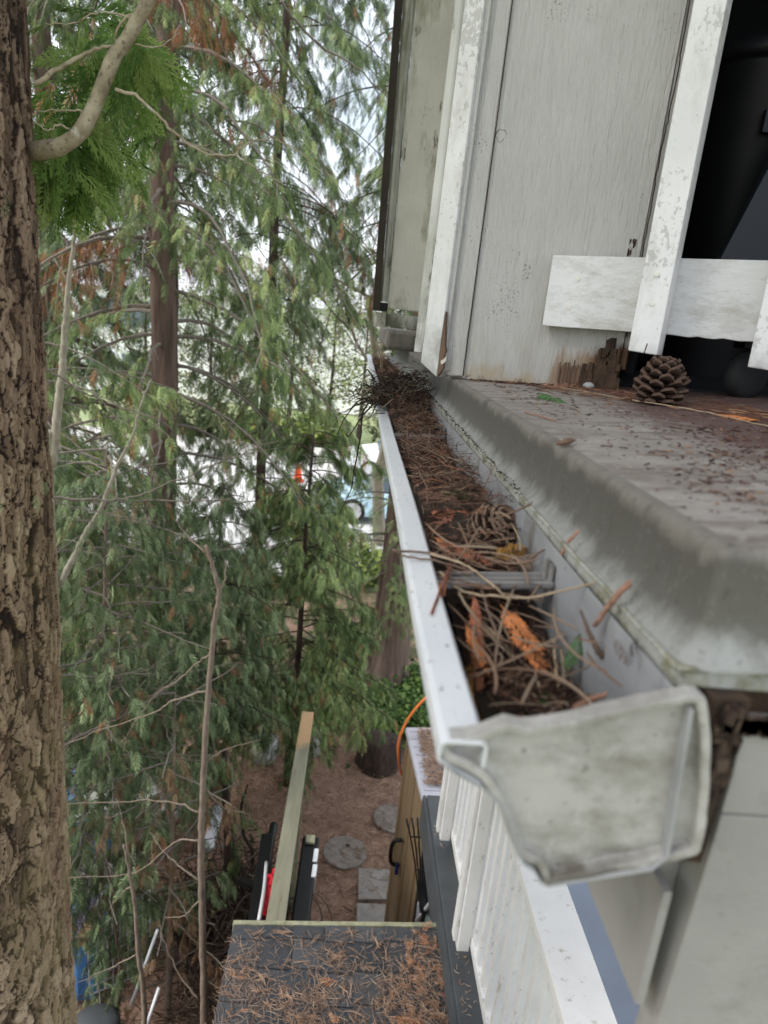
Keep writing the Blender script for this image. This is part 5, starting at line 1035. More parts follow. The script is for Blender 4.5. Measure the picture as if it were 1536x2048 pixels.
# ================================================================ STREET THINGS
def car(x0, y0, ln_, wd, ht, mat, label, dirx=1, suv=False):
    """side-on car, front towards -X; body lofted from side profile stations"""
    t = thing('parked_car', (x0+ln_/2, y0+wd/2, -5.03), label, 'car', 'cars on the street')
    g = -5.03; st_ = [(0, .45, .55, .80), (.03, .30, .72, .90), (.12, .22, .80, .97), (.27, .20, .92, 1), (.40, .20, .98, 1), (.62, .20, 1.0, 1), (.85, .20, 1.0, .99), (.96, .26, .94, .95), (1, .42, .80, .85)]
    b = MB(); V = []; k_ = ht/1.5
    for s_, zb, zt, w_ in st_:
        x = x0+s_*ln_; hw = wd/2*w_; cyy_ = y0+wd/2
        for yy_, z_ in ((-hw*.92, zb), (-hw, zb+.15), (-hw, zt-.18), (-hw*.88, zt), (hw*.88, zt), (hw, zt-.18), (hw, zb+.15), (hw*.92, zb)): V.append((x, cyy_+yy_, g+z_*k_))
    m_ = 8; n_ = len(st_); b.add(V, [(i*m_+k, i*m_+(k+1) % m_, (i+1)*m_+(k+1) % m_, (i+1)*m_+k) for i in range(n_-1) for k in range(m_)]+[tuple(range(m_))[::-1], tuple((n_-1)*m_+k for k in range(m_))])
    b.build('body', mat, t, smooth=False, bevel=.04)
    cb = [(.26, .93, .95), (.42, 1.46, .80), (.75, 1.48, .78), (.93, 1.0, .9)] if not suv else [(.24, .95, .95), (.36, 1.5, .85), (.88, 1.52, .82), (.97, 1.0, .92)]
    b = MB(); V = []
    for s_, z_, w_ in cb:
        for sg in (-1, 1): V += [(x0+s_*ln_, y0+wd/2+sg*wd/2*w_, g+z_*k_)]
    V += [(x0+.42*ln_, y0+wd/2-wd/2*.97, g+.97*k_), (x0+.42*ln_, y0+wd/2+wd/2*.97, g+.97*k_), (x0+.75*ln_, y0+wd/2-wd/2*.97, g+.97*k_), (x0+.75*ln_, y0+wd/2+wd/2*.97, g+.97*k_)]
    b.add(V, [(0, 1, 3, 2), (2, 3, 5, 4), (4, 5, 7, 6), (0, 2, 8), (1, 9, 3), (2, 4, 10, 8), (3, 9, 11, 5), (4, 6, 10), (5, 11, 7)], 0)
    b.build('windows', M['glass'], t); 
    b = MB(); b.hexa([(x0+(cb[1][0]-.01)*ln_, y0+wd*.11, g+(cb[1][1]-.03)*k_), (x0+(cb[2][0]+.01)*ln_, y0+wd*.11, g+(cb[2][1]-.03)*k_), (x0+(cb[2][0]+.01)*ln_, y0+wd*.89, g+(cb[2][1]-.03)*k_), (x0+(cb[1][0]-.01)*ln_, y0+wd*.89, g+(cb[1][1]-.03)*k_),
                      (x0+(cb[1][0]+.02)*ln_, y0+wd*.14, g+(cb[1][1]+.05)*k_), (x0+(cb[2][0]-.02)*ln_, y0+wd*.14, g+(cb[2][1]+.05)*k_), (x0+(cb[2][0]-.02)*ln_, y0+wd*.86, g+(cb[2][1]+.05)*k_), (x0+(cb[1][0]+.02)*ln_, y0+wd*.86, g+(cb[1][1]+.05)*k_)]); b.build('roof', mat, t, bevel=.03)
    ax = np.array([(1, 0, 0), (0, 0, 1), (0, -1, 0)]).T
    for s_ in (.19, .80):
        for yy_ in (y0+.10, y0+wd-.10):
            wh = thing('wheel', (x0+s_*ln_, yy_, g), None, None); wh.parent = t; wh.matrix_parent_inverse = Matrix.Translation(-Vector(_wloc(t)))
            c_ = (x0+s_*ln_, yy_, g+.33)
            MB().lathe(c_, [(.24, -.11), (.32, -.10), (.335, -.05), (.335, .05), (.32, .10), (.24, .11)], 24, ax=ax).build('tyre', M['tyre'], wh, smooth=True)
            MB().lathe(c_, [(.23, -.118), (.215, -.09), (.05, -.10), (.05, .10), (.215, .09), (.23, .118)], 16, ax=ax).build('rim', M['rim'], wh)
    for yy_ in (y0+.18, y0+wd-.42): MB().box((x0-.01, yy_, g+.55*k_), (x0+.12, yy_+.24, g+.70*k_)).build('headlight', M['rim'], t, bevel=.02)
    MB().box((x0-.03, y0+.1, g+.30), (x0+.08, y0+wd-.1, g+.45)).build('bumper', M['black'], t, bevel=.02)
    return t
car(-.15, 22.2, 4.6, 1.85, 1.62, M['car_white'], 'white car parked across the street, front wheel beside the gutter lip', suv=True)
car(-.62, 17.0, 4.4, 1.8, 1.45, M['car_blue'], 'pale blue car parked on the near side, nose showing beside the big trunk')
cone = thing('traffic_cone', (-1.38, 18.6, -5.03), 'small orange traffic cone on the pale street', 'traffic cone')
MB().box((-1.60, 18.4, -5.03), (-1.16, 18.8, -4.99)).build('base', M['orange_pl'], cone, bevel=.01)
MB().lathe((-1.38, 18.6, -4.99), [(.17, 0), (.14, .12), (.09, .36), (.035, .62)], 18).build('cone_body', M['orange_pl'], cone, smooth=True)
MB().lathe((-1.38, 18.6, -4.76), [(.130, 0), (.108, .11)], 18).build('white_band', M['white_pl'], cone, smooth=True)
cone = thing('traffic_cone', (-1.52, 21.2, -5.03), 'second orange cone further across the street', 'traffic cone')
MB().box((-1.70, 21.0, -5.03), (-1.34, 21.4, -4.99)).build('base', M['orange_pl'], cone, bevel=.01)
MB().lathe((-1.52, 21.2, -4.99), [(.13, 0), (.09, .3), (.03, .55)], 18).build('cone_body', M['orange_pl'], cone, smooth=True)
ob = thing('wooden_barrier', (-.95, 15.6, -5.03), 'low tan wooden barrier box near the pale blue car', 'barrier')
MB().box((-1.20, 15.4, -4.93), (-.75, 15.75, -4.62)).build('box', M['resin'], ob, bevel=.02); MB().box((-2.2, 15.5, -4.80), (-1.20, 15.56, -4.65)).build('plank', M['timber'], ob, bevel=.01)
# house over the street
hs = thing('pale_house', (-5, 40, -5), 'pale two-storey house across the street glimpsed between the trees', 'house')
MB().box((-15, 38, -5), (2.0, 46, .4)).build('wall', M['house_pale'], hs)
MB().add([(-15.6, 37.4, .4), (2.6, 37.4, .4), (2.6, 46.6, .4), (-15.6, 46.6, .4), (-15.6, 42, 2.3), (2.6, 42, 2.3)], [(0, 1, 5, 4), (2, 3, 4, 5), (0, 4, 3), (1, 2, 5), (3, 2, 1, 0)]).build('roof', M['house_roof'], hs)
for x in (-14.2, -12.4):
    for z0 in (-4.2, -1.5):
        t = MB().box((x-.08, 37.90, z0-.08), (x+1.48, 37.995, z0+1.38)).build('window', M['white_pl'], hs); ROOT[t.name] = np.array([0, 0, -H])
        MB().box((x, 37.88, z0), (x+1.4, 37.90, z0+1.3)).build('pane', M['window'], t)
hs2 = thing('pale_house', (12, 44, -5), 'cream single-storey house further right across the street', 'house')
MB().box((5, 40, -5), (18, 47, -1.4)).build('wall', M['house_pale'], hs2)
MB().add([(4.5, 39.5, -1.4), (18.5, 39.5, -1.4), (18.5, 47.5, -1.4), (4.5, 47.5, -1.4), (4.5, 43.5, .9), (18.5, 43.5, .9)], [(0, 1, 5, 4), (2, 3, 4, 5), (0, 4, 3), (1, 2, 5), (3, 2, 1, 0)]).build('roof', M['house_roof'], hs2)
# hedges / bushes
def bush(x, y, r_, h, n, mat, label, s=.09, base=-5.03):
    t = thing('bush', (x, y, base), label, 'bush')
    def cf():
        v = unit(rng.normal(0, 1, 3)); rr = random.uniform(.55, 1)**.5*(1+.2*math.sin(v[0]*5+v[1]*4)); return (x+v[0]*r_*rr, y+v[1]*r_*rr, base+h*.55+v[2]*h*.5*rr)
    leafmass('foliage', n, cf, s*.7, s*1.4, mat, None, None, parent=t)
    b = MB(); 
    for k in range(6): a = k*1.05; b.tube([(x+.05*math.cos(a), y+.05*math.sin(a), base), (x+r_*.5*math.cos(a), y+r_*.5*math.sin(a), base+h*.7)], [.03, .01], 5)
    b.build('stems', M['twig_grey'], t)
for a in ((-.45, 14.0, .55, .9, 1100, M['hedge'], 'yellow-green bush on the near verge left of the blue car'), (.45, 12.9, .5, .7, 900, M['hedge'], 'yellow-green bush beside the big brown trunk'), (-3.4, 26.9, 1.0, 1.2, 1100, M['hedge'], 'lime bush across the street left of the cones'),
          (-5.8, 27.5, 1.2, 1.4, 900, M['far_leaf'], 'olive bush across the street far left'), (-1.2, 28.0, 1.1, 1.3, 900, M['hedge'], 'lime bush across the street behind the white car'), (2.2, 28.5, 1.3, 1.6, 800, M['far_leaf'], 'olive bush behind the roof of the white car'), (-8.6, 28, 1.4, 1.7, 800, M['far_leaf'], 'olive bush at the far left end of the row')):
    bush(*a, s=.10 if a[1] < 20 else .17)

def street_tree(x, y, h, r_, n, mat, label, seed):
    random.seed(seed); t = thing('street_tree', (x, y, -5), label, 'tree', 'loose young trees along the street')
    b = MB(); b.tube([(x, y, -5.05), (x+.05, y, -5+h*.4), (x, y+.1, -5+h*.9)], [.10, .07, .02], 7); b.build('trunk', M['bark_dark'], t)
    b = MB(); tips = []
    for k in range(26):
        z = -5+h*random.uniform(.15, .92); a = random.uniform(0, 6.28); l = r_*random.uniform(.5, 1); e = (x+l*math.cos(a), y+l*math.sin(a), z+l*random.uniform(.1, .6)); b.tube([(x, y, z), e], [.025, .008], 4, cap=False); tips.append((x, y, z, e))
    b.build('branches', M['twig_grey'], t)
    def cf():
        q_ = random.choice(tips); u_ = random.uniform(.35, 1.05); return (q_[0]+(q_[3][0]-q_[0])*u_+random.gauss(0, .22), q_[1]+(q_[3][1]-q_[1])*u_+random.gauss(0, .22), q_[2]+(q_[3][2]-q_[2])*u_+random.gauss(0, .25))
    leafmass('foliage', n, cf, .06, .15, mat, None, None, parent=t)
for a in ((-5.6, 27.2, 6.2, 1.7, 2600, M['far_leaf'], 'loose olive tree before the white house, left of the reddish trunk', 1), (-2.6, 28.5, 6.6, 1.8, 2800, M['cedar'], 'loose green tree directly in front of the white house', 2),
          (.3, 27.4, 6.0, 1.6, 2600, M['far_leaf'], 'loose pale tree rising behind the white car', 3), (-8.6, 29.0, 6.5, 1.9, 2200, M['cedar_grey'], 'greyish tree before the left end of the white house', 4), (-1.1, 32.0, 7.0, 1.8, 2400, M['hedge'], 'yellow-green tree close to the house wall', 5), (-4.3, 31.0, 6.6, 1.7, 2200, M['far_leaf'], 'olive tree near the house between two taller ones', 6)):
    street_tree(*a)
# ================================================================ NEAR TRUNK (fir) WITH SCULPTED BARK
def worley(u, v, nu, seed):
    """F1, F2-F1 on a grid periodic in u with nu cells"""
    r_ = np.random.default_rng(seed); nv = int(v.max())+4; jx = r_.random((nu, nv)); jy = r_.random((nu, nv)); hh = r_.random((nu, nv))
    iu = np.floor(u).astype(int); iv = np.floor(v).astype(int); d1 = np.full(u.shape, 9.); d2 = np.full(u.shape, 9.); hid = np.zeros(u.shape)
    for a in (-1, 0, 1):
        for b_ in (-1, 0, 1):
            cu = iu+a; cv = np.clip(iv+b_, 0, nv-1); dx = cu+jx[cu % nu, cv]-u; dy = cv+jy[cu % nu, cv]-v; dd_ = np.sqrt(dx*dx+dy*dy); new = dd_ < d1
            d2 = np.where(new, d1, np.minimum(d2, dd_)); hid = np.where(new, hh[cu % nu, cv], hid); d1 = np.where(new, dd_, d1)
    return d1, d2-d1, hid
def vnoise(u, v, nu, seed):
    r_ = np.random.default_rng(seed); nv = int(v.max())+4; g_ = r_.random((nu, nv)); iu = np.floor(u).astype(int); iv = np.floor(v).astype(int); fu = u-iu; fv = v-iv; fu = fu*fu*(3-2*fu); fv = fv*fv*(3-2*fv)
    q_ = lambda a, b_: g_[(iu+a) % nu, np.clip(iv+b_, 0, nv-1)]
    return (q_(0, 0)*(1-fu)+q_(1, 0)*fu)*(1-fv)+(q_(0, 1)*(1-fu)+q_(1, 1)*fu)*fv
near = thing('fir_tree', (-.74, 1.2, -5), 'large brown trunk with flaky plated bark at the left edge', 'tree')
TC = np.array([-.790, 1.22]); nth, nz_ = 620, 1250
th = np.linspace(0, 2*math.pi, nth, endpoint=False); zz = np.linspace(-2.05, 1.1, nz_); TH, ZZ = np.meshgrid(th, zz)
U = TH/(2*math.pi); Vv = (ZZ+2.1)
wu = (vnoise(U*14, Vv*6, 14, 1)-.5)*.9; wv = (vnoise(U*14, Vv*6, 14, 2)-.5)*1.2
n2 = lambda nu, nv_, sd_: vnoise((U*nu) % nu, Vv*nv_, nu, sd_)-.5
wu = 1.1*n2(18, 5, 21)+.7*n2(50, 16, 22)+.40*n2(130, 42, 23)+.22*n2(300, 110, 24); wv = 1.6*n2(16, 5, 25)+.9*n2(50, 18, 26)+.5*n2(140, 60, 27)
_, e1, h1 = worley((U*54+wu*1.25) % 54, Vv*11+wv+3, 54, 3)
_, e2, h2_ = worley((U*88+wu*1.9) % 88, Vv*20+wv*1.6+3, 88, 4)
_, e3, h3 = worley((U*150+wu*2.6) % 150, Vv*34+wv*2.2+3, 150, 8)
lowf = vnoise(U*9, Vv*3, 9, 5); ss = lambda x, a, b_: np.clip((x-a)/(b_-a), 0, 1)**2*(3-2*np.clip((x-a)/(b_-a), 0, 1))
fib = vnoise((U*300) % 300, Vv*26, 300, 6); strength = .75+.5*ss(-ZZ, -.5, 1.2)
hgt = strength*(.42*h1*ss(e1, .0, .07)+.30*h2_*ss(e2, 0, .06)+.22*h3*ss(e3, 0, .08))+.12*fib+.15*lowf
dark = (1-ss(e1, .01, .085))*.75+(1-ss(e2, .01, .06))*.42*(h1 > .35)+(1-ss(e3, .0, .05))*.22
# knots
kn = [(-.10, -.25, .030), (.0, -.33, .030), (-.02, -.50, .026), (-.12, -.83, .034), (-.02, -.93, .028), (-.25, -.70, .024), (-.05, .12, .018), (-.2, -1.42, .04)]
Rb = .222-.018*ZZ
for ang, kz, kr in kn:
    a0 = math.radians(-58)+ang*2.2; ds = np.arctan2(np.sin(TH-a0), np.cos(TH-a0))*Rb; dz = (ZZ-kz)*1.25; rr = np.sqrt(ds*ds+dz*dz)/kr
    rr = rr*(1+.25*(fib-.5)+.2*(h2_-.5)); hgt += .55*np.exp(-((rr-.95)/.45)**2); kk = np.exp(-(rr/.55)**2); hgt *= 1-.85*kk; dark += .7*kk
disp = .0175*hgt
RR = Rb+disp+.006*np.sin(TH*3+ZZ*1.2)
V = np.stack([TC[0]+RR*np.cos(TH), TC[1]+RR*np.sin(TH), ZZ], -1).reshape(-1, 3); ii = np.arange(nth*nz_).reshape(nz_, nth); jj = np.roll(ii, -1, 1)
Fs = np.stack([ii[:-1], jj[:-1], jj[1:], ii[1:]], -1).reshape(-1, 4)
hc_ = np.clip(.24+.80*(hgt/strength-.22)+.18*(h2_-.5)-.66*dark, 0, 1)
link_mesh('trunk', V, Fs, M['bark'], near, pt=hc_.ravel(), smooth=True)
MB().lathe((TC[0], TC[1], -5.05), [(.40, 0), (.34, .3), (.31, 1.2), (.272, 2.99)], 40).lathe((TC[0], TC[1], 1.11), [(.186, 0), (.15, 3), (.10, 7)], 30).build('trunk_ends', M['bark_red'], near, smooth=True)
# main limb and side twigs (Y about 1.2)
PA = lambda L_, Y=1.2: [P_at(x, y, Y) for x, y in L_]
b = MB(); c_ = curve([P_at(x, y, Y) for x, y, Y in [(20, 318, 1.36), (58, 306, 1.30), (90, 299, 1.25), (120, 293, 1.22), (155, 270, 1.2), (178, 235, 1.2), (200, 185, 1.2), (225, 120, 1.2), (250, 85, 1.2), (275, 40, 1.2), (300, -5, 1.2), (318, -50, 1.2)]], 8, .0002)
b.tube(c_, np.linspace(.0132, .0088, len(c_))*(1+.9*np.exp(-np.arange(len(c_))/9))*(1+.035*np.sin(np.arange(len(c_))*.37)+.02*np.sin(np.arange(len(c_))*.93)), 16)
for L_, r0 in (([(70, 168), (130, 130), (190, 98), (222, 93), (238, 108)], .0042), ([(272, 38), (255, 32), (235, 60), (225, 120)], .003), ([(160, 270), (120, 250), (95, 262), (68, 240)], .002), ([(178, 222), (120, 220), (70, 222)], .0018),
               ([(230, 180), (270, 190), (310, 225), (345, 262), (400, 302), (440, 312), (470, 308), (500, 285), (548, 275)], .0030), ([(345, 262), (380, 290), (430, 290)], .0014), ([(470, 308), (500, 330), (568, 370)], .0018), ([(270, 90), (320, 92), (360, 65)], .0014), ([(548, 275), (600, 305), (650, 350)], .0014), ([(268, 38), (200, 22), (150, 45), (90, 48)], .0018)):
    c_ = curve(PA(L_), 6, .0010); b.tube(c_, np.linspace(r0, r0*.35, len(c_)), 6)
b.build('limb', M['bark_branch'], near, smooth=True)
# bright near foliage on the limb
pos = []; dr = []
for L_, n_ in (([(70, 170), (190, 98), (230, 100)], 26), ([(160, 268), (68, 240)], 26), ([(178, 222), (70, 222)], 18), ([(60, 320), (150, 330)], 34), ([(272, 38), (150, 45), (90, 48)], 22), ([(60, 330), (130, 345)], 20), ([(230, 60), (300, 80)], 14), ([(200, 190), (300, 170)], 14)):
    cc_ = curve(PA(L_, 1.36), 8)
    for _ in range(n_): p = cc_[random.randrange(len(cc_))]+rng.normal(0, .012, 3)+[0, random.uniform(-.04, .16), 0]; pos.append(p); a = random.uniform(0, 6.28); dr.append((.5*math.cos(a)+.1, .5*math.sin(a), random.uniform(-1.0, .05)))
pos = np.array(pos); dr = np.array(dr); n_ = len(pos); u_ = rng.normal(0, 1, (n_, 3))+[0, -1.2, .6]
V_, F_, R_ = scatter(T_FINE, pos, dr, u_, rng.uniform(.05, .115, n_), rng.random(n_), .35)
link_mesh('foliage', V_, F_, M['cedar_backlit'], near, rnd=R_)
rs = np.random.default_rng(90); n_ = 4200; rad_ = 3.0*np.sqrt(rs.random(n_)); an_ = rs.uniform(0, 6.283, n_); zz_ = 2.6+rs.random(n_)*5  # unseen crown added overhead to shade the gutter and deck
rad_ *= 1-.10*(zz_-2.6); pos = np.stack([-1.5+rad_*np.cos(an_), .9+rad_*np.sin(an_), zz_-.12*rad_], 1); dr = np.stack([np.cos(an_), np.sin(an_), -rs.uniform(.1, 1, n_)], 1)
V_, F_, R_ = scatter(T_COARSE, pos, dr, rs.normal(0, .5, (n_, 3))+[0, 0, 1], rs.uniform(.2, .42, n_), rs.random(n_)*.9, .3); link_mesh('crown', V_, F_, M['cedar'], near, rnd=R_)
n_ = 5; pos = np.array([P_at(8, 385, 1.0), P_at(15, 405, 1.0), P_at(5, 1010, 1.0), P_at(85, 960, 1.02), P_at(70, 990, 1.0)])
for p_, d_ in zip(pos, rng.normal(0, .5, (n_, 3))+[0, 0, -.6]):
    V_, F_, R_ = scatter(T_MED, p_[None], d_[None], np.array([[0, -1., .2]]), np.full(1, .028), rng.random(1), .2)
    link_mesh('caught_sprig', V_, F_, M['cedar_grey'], near, rnd=R_)

# ================================================================ CONIFERS
def visible(P, m=330):
    x, y, z = px(P); return (z > .3) & (x > -m) & (x < 1536+m*.2) & (y > -m) & (y < 2048+m)
def conifer(x, y, zb, zt, r0, lean_, nb, blen, label, mat, tmat, z0, fr_size, dens=1.0, tmpl=T_TREE, group='conifers behind the house', azr=(0, 360), dead=(), droop=.52, hang=1.0, cat='tree', name='cedar_tree', sparse=None, seed=1, rf=None, near_dead=0):
    global rng
    rs = np.random.default_rng(seed); random.seed(seed)
    t = thing(name, (x, y, zb), label, cat, group)
    npt = 26; zz = np.linspace(zb, zt, npt); tx = x+lean_[0]*(zz-zb)+.02*np.sin(zz*2+seed)*r0*8; ty = y+lean_[1]*(zz-zb); rr = r0*(1-.75*(zz-zb)/(zt-zb))+r0*.5*np.exp(-(zz-zb)/.35)
    b = MB(); b.tube(np.stack([tx, ty, zz], 1), rr, 16); b.build('trunk', tmat, t, smooth=True)
    bb = MB(); pos = []; dr = []; dpos = []; ddr = []
    for k in range(nb):
        z = z0+(zt-z0)*(k+rs.random())/nb; az = math.radians(rs.uniform(*azr)); f = (z-z0)/(zt-z0); Lb = blen(z)*rs.uniform(.65, 1.15)
        bx, by = np.interp(z, zz, tx), np.interp(z, zz, ty); rise = rs.uniform(-.1, .35)
        s = np.linspace(0, 1, 9); wig = np.cumsum(rs.normal(0, .05, 9))*Lb*.3
        hor = Lb*(s*.95); ver = Lb*(rise*s-droop*s**2*1.4+.18*np.maximum(0, s-.7)); P = np.stack([bx+hor*math.cos(az)-wig*math.sin(az), by+hor*math.sin(az)+wig*math.cos(az), z+ver], 1)
        if not visible(P, 420).any(): continue
        bare = sparse is not None and sparse(z, az, rs)
        bb.tube(P, np.linspace(max(.008, r0*.13), .003, 9)*(1 if not bare else .9), 5, cap=False)
        isdead = any(abs(P[4][2]-d_[2]) < d_[3] and abs(P[4][0]-d_[0]) < d_[3]*1.0 for d_ in dead)
        if bare:
            for q_ in range(3):
                i = rs.integers(2, 8); a2 = az+rs.normal(0, .8); l2 = Lb*.35*rs.uniform(.4, 1); bb.tube([P[i], P[i]+[l2*.5*math.cos(a2), l2*.5*math.sin(a2), rs.normal(0, .1)*l2], P[i]+[l2*math.cos(a2), l2*math.sin(a2), -.2*l2]], [.004, .003, .0015], 4, cap=False)
        nsec = max(3, int((3 if bare else 14)*Lb*dens)); per = 8
        s0 = np.repeat(rs.uniform(.15, 1.0, nsec), per); sg = np.repeat(rs.choice([-1, 1], nsec), per); yw = np.repeat(rs.uniform(.35, 1.25, nsec), per); Ls = np.repeat(rs.uniform(.5, 1.1, nsec), per)*(.16+.34*Lb*(1.12-s0))
        q_ = np.tile(np.linspace(.15, 1, per), nsec)+rs.normal(0, .04, nsec*per); a2 = az+sg*yw; dp = np.repeat(rs.uniform(.25, 1.0, nsec), per)*hang
        base = np.stack([np.interp(s0, s, P[:, j]) for j in range(3)], 1); base[:, 0] += np.cos(a2)*Ls*q_*.85; base[:, 1] += np.sin(a2)*Ls*q_*.85; base[:, 2] -= Ls*dp*q_**1.6
        ff = np.tile([1, -1]*(per//2), nsec)*.7; dd_ = np.stack([np.cos(a2+ff)*.55, np.sin(a2+ff)*.55, -.25-dp*q_*1.3-rs.uniform(0, .5, nsec*per)], 1); nfr = nsec*per
        ii_ = np.arange(0, nfr, per)
        if not bare and r0 > .1:
            for i in ii_[::3]: bb.tube([[np.interp(s0[i], s, P[:, j]) for j in range(3)], base[i+3], base[i+7]], [.005, .004, .002], 3, cap=False)
        if isdead: dpos.append(base); ddr.append(dd_)
        else: pos.append(base); dr.append(dd_)
    bb.build('branches', M['twig_grey'] if near_dead else tmat, t)
    if pos:
        pos = np.vstack(pos); dr = np.vstack(dr); ok = visible(pos); pos, dr = pos[ok], dr[ok]; n_ = len(pos)
        cl_ = .5+.5*np.sin(pos[:, 0]*2.3+pos[:, 2]*1.9+seed)*np.sin(pos[:, 1]*1.7-pos[:, 2]*2.9); rv = np.clip(.15+.45*cl_+rs.normal(0, .24, n_), 0, .94); rv = np.where(rs.random(n_) < .025, 1, rv)
        V_, F_, R_ = scatter(tmpl, pos, dr, rs.normal(0, .6, (n_, 3))+[0, -.7, .7], rs.uniform(.6, 1.25, n_)*fr_size, rv, .35)
        link_mesh('crown', V_, F_, mat, t, rnd=R_)
    if dpos:
        dpos = np.vstack(dpos); ddr = np.vstack(ddr); k_ = rs.random(len(dpos)) < .8; dpos, ddr = dpos[k_], ddr[k_]; n_ = len(dpos)
        V_, F_, R_ = scatter(tmpl, dpos, ddr+[0, 0, -.6], rs.normal(0, .5, (n_, 3))+[0, -.3, 1], rs.uniform(.6, 1.2, n_)*fr_size, rs.random(n_), .3); link_mesh('dead_foliage', V_, F_, M['cedar_dead'], t, rnd=R_)
    return t
# A: middle reddish trunk, bare dead limbs low on its left
def spA(z, az, rs): return z < -.25 and (math.cos(az) < .2 or rs.random() < .35)
conifer(-1.735, 6.5, -5.02, 8.5, .155, (-.0065, 0), 155, lambda z: 2.0-.10*max(0, z), 'tall cedar with a straight reddish brown trunk in the middle of the trees', M['cedar'], M['bark_red'], -3.7, .115, .85, sparse=spA, dead=((-1.3, 6.3, 2.2, .20), (-1.1, 6.3, .9, .14), (-2.2, 6.5, -1.0, .2), (-2.3, 6.5, .3, .15), (-1.2, 6.5, .1, .12), (-2.0, 6.5, 1.6, .12)), seed=3, near_dead=1)
# B: right-hand drooping cedar
conifer(-1.13, 9.0, -5.02, 10, .075, (0, 0), 150, lambda z: 1.75 if z > .9 else (1.05 if z > -1.5 else 1.5), 'drooping cedar with a thin dark trunk right of the reddish trunk', M['cedar_grey'], M['bark_dark'], -3.6, .13, .78, dead=((-.6, 9, 1.3, .14), (-.3, 9, .6, .12)), seed=8, hang=1.2)
# C: behind left
conifer(-3.6, 8.5, -5.02, 9, .16, (0, 0), 130, lambda z: 2.0-.05*max(0, z), 'dense cedar partly hidden behind the big left trunk', M['cedar_grey'], M['bark_red'], -2.7, .13, .80, seed=12, dead=((-3.0, 8.5, 1.0, .15),))
# D: young greener cedar low centre right
conifer(-.35, 6.6, -5.02, -1.05, .045, (0, 0), 85, lambda z: .35+.42*(-1.05-z)*.75, 'young bushy green cedar in front of the street', M['cedar'], M['bark_dark'], -4.1, .10, 1.5, seed=21, droop=.25, hang=.8)
conifer(-1.05, 5.6, -5.02, -1.4, .035, (.01, 0), 60, lambda z: .30+.30*(-1.4-z), 'smaller young cedar just left of the bushy green one', M['cedar_grey'], M['bark_dark'], -3.9, .10, 1.5, seed=22, droop=.25, hang=.8)
# E: near sparse sprays low left
conifer(-1.55, 4.2, -5.02, -.9, .03, (.02, 0), 110, lambda z: .85, 'slim sparse juniper-like cedar low behind the big trunk', M['cedar_grey'], M['stem'], -4.6, .085, 1.15, seed=31, droop=.1, hang=.9, near_dead=1)
conifer(-.95, 3.9, -5.02, -2.35, .022, (.0, 0), 26, lambda z: .5, 'thin dying cedar sapling with brown sprays near the roof', M['brown_spray'], M['stem'], -4.7, .07, .5, seed=33, droop=.1, hang=.8, near_dead=1)
conifer(-2.2, 4.9, -5.02, -.3, .03, (.0, 0), 120, lambda z: 1.0, 'open wispy cedar in the gap between the big trunk and the reddish one', M['cedar'], M['stem'], -4.4, .10, .75, seed=35, droop=.3, hang=1, near_dead=1)
# F: upper right drooping tips in front of the sky
conifer(.95, 11.5, -5.02, 12, .14, (0, 0), 120, lambda z: 2.9 if z > 1.2 else .8, 'taller cedar whose hanging tips show against the sky beside the house', M['cedar'], M['bark_dark'], -.2, .16, .45, seed=41, hang=1.4)
conifer(-6.0, 12, -5.02, 11, .2, (0, 0), 110, lambda z: 2.4, 'distant dark cedar filling the gap left of the trees', M['cedar'], M['bark_red'], -4.2, .26, .22, seed=51, tmpl=T_COARSE)
conifer(-3.3, 12.5, -5.02, 11, .18, (0, 0), 100, lambda z: 2.2, 'distant cedar behind the reddish trunk', M['cedar_grey'], M['bark_dark'], 1.0, .26, .22, seed=52, tmpl=T_COARSE)

# big brown trunk at the right, by the yard end
bt = thing('brown_trunk_tree', (.78, 8.9, -5), 'broad furrowed brown trunk rising beside the gutter', 'tree')
th = np.linspace(0, 2*math.pi, 72, endpoint=False); zz = np.linspace(-5.05, 3, 160); TH, ZZ = np.meshgrid(th, zz)
RR = .235+.13*np.exp(-(ZZ+5)/.5)+.014*(ZZ+5)*0 + .012*np.sin(TH*17+1.5*np.sin(ZZ*2))+.010*np.sin(TH*29+2*np.sin(ZZ*1.3+1))+.02*np.sin(TH*5)*np.exp(-(ZZ+5)/1.2)
V = np.stack([.80+RR*np.cos(TH)+.010*(ZZ+5), 8.9+RR*np.sin(TH), ZZ], -1).reshape(-1, 3); ii = np.arange(72*160).reshape(160, 72); jj = np.roll(ii, -1, 1)
link_mesh('trunk', V, np.stack([ii[:-1], jj[:-1], jj[1:], ii[1:]], -1).reshape(-1, 4), M['bark_brown'], bt, smooth=True)
random.seed(5); pos = []; dr = []; bb = MB()
for k in range(26):
    z = random.uniform(-3.9, -1.6); az = R(random.uniform(150, 330)); Lb = random.uniform(.4, 1.0); P = np.array([(.80+.2*math.cos(az)+Lb*s*math.cos(az), 8.9+.2*math.sin(az)+Lb*s*math.sin(az), z+.1*s-.3*s*s) for s in np.linspace(0, 1, 5)]); bb.tube(P, np.linspace(.012, .003, 5), 4)
    for _ in range(26): p = P[random.randrange(1, 5)]+rng.normal(0, .07, 3); pos.append(p); dr.append((math.cos(az)+random.gauss(0, .5), math.sin(az)+random.gauss(0, .5), -random.random()))
bb.build('branches', M['twig_grey'], bt); pos = np.array(pos); dr = np.array(dr); n_ = len(pos)
V_, F_, R_ = scatter(T_MED, pos, dr, rng.normal(0, .4, (n_, 3))+[0, -.3, 1], rng.uniform(.09, .18, n_), rng.uniform(.2, .9, n_), .3); link_mesh('foliage', V_, F_, M['cedar'], bt, rnd=R_)

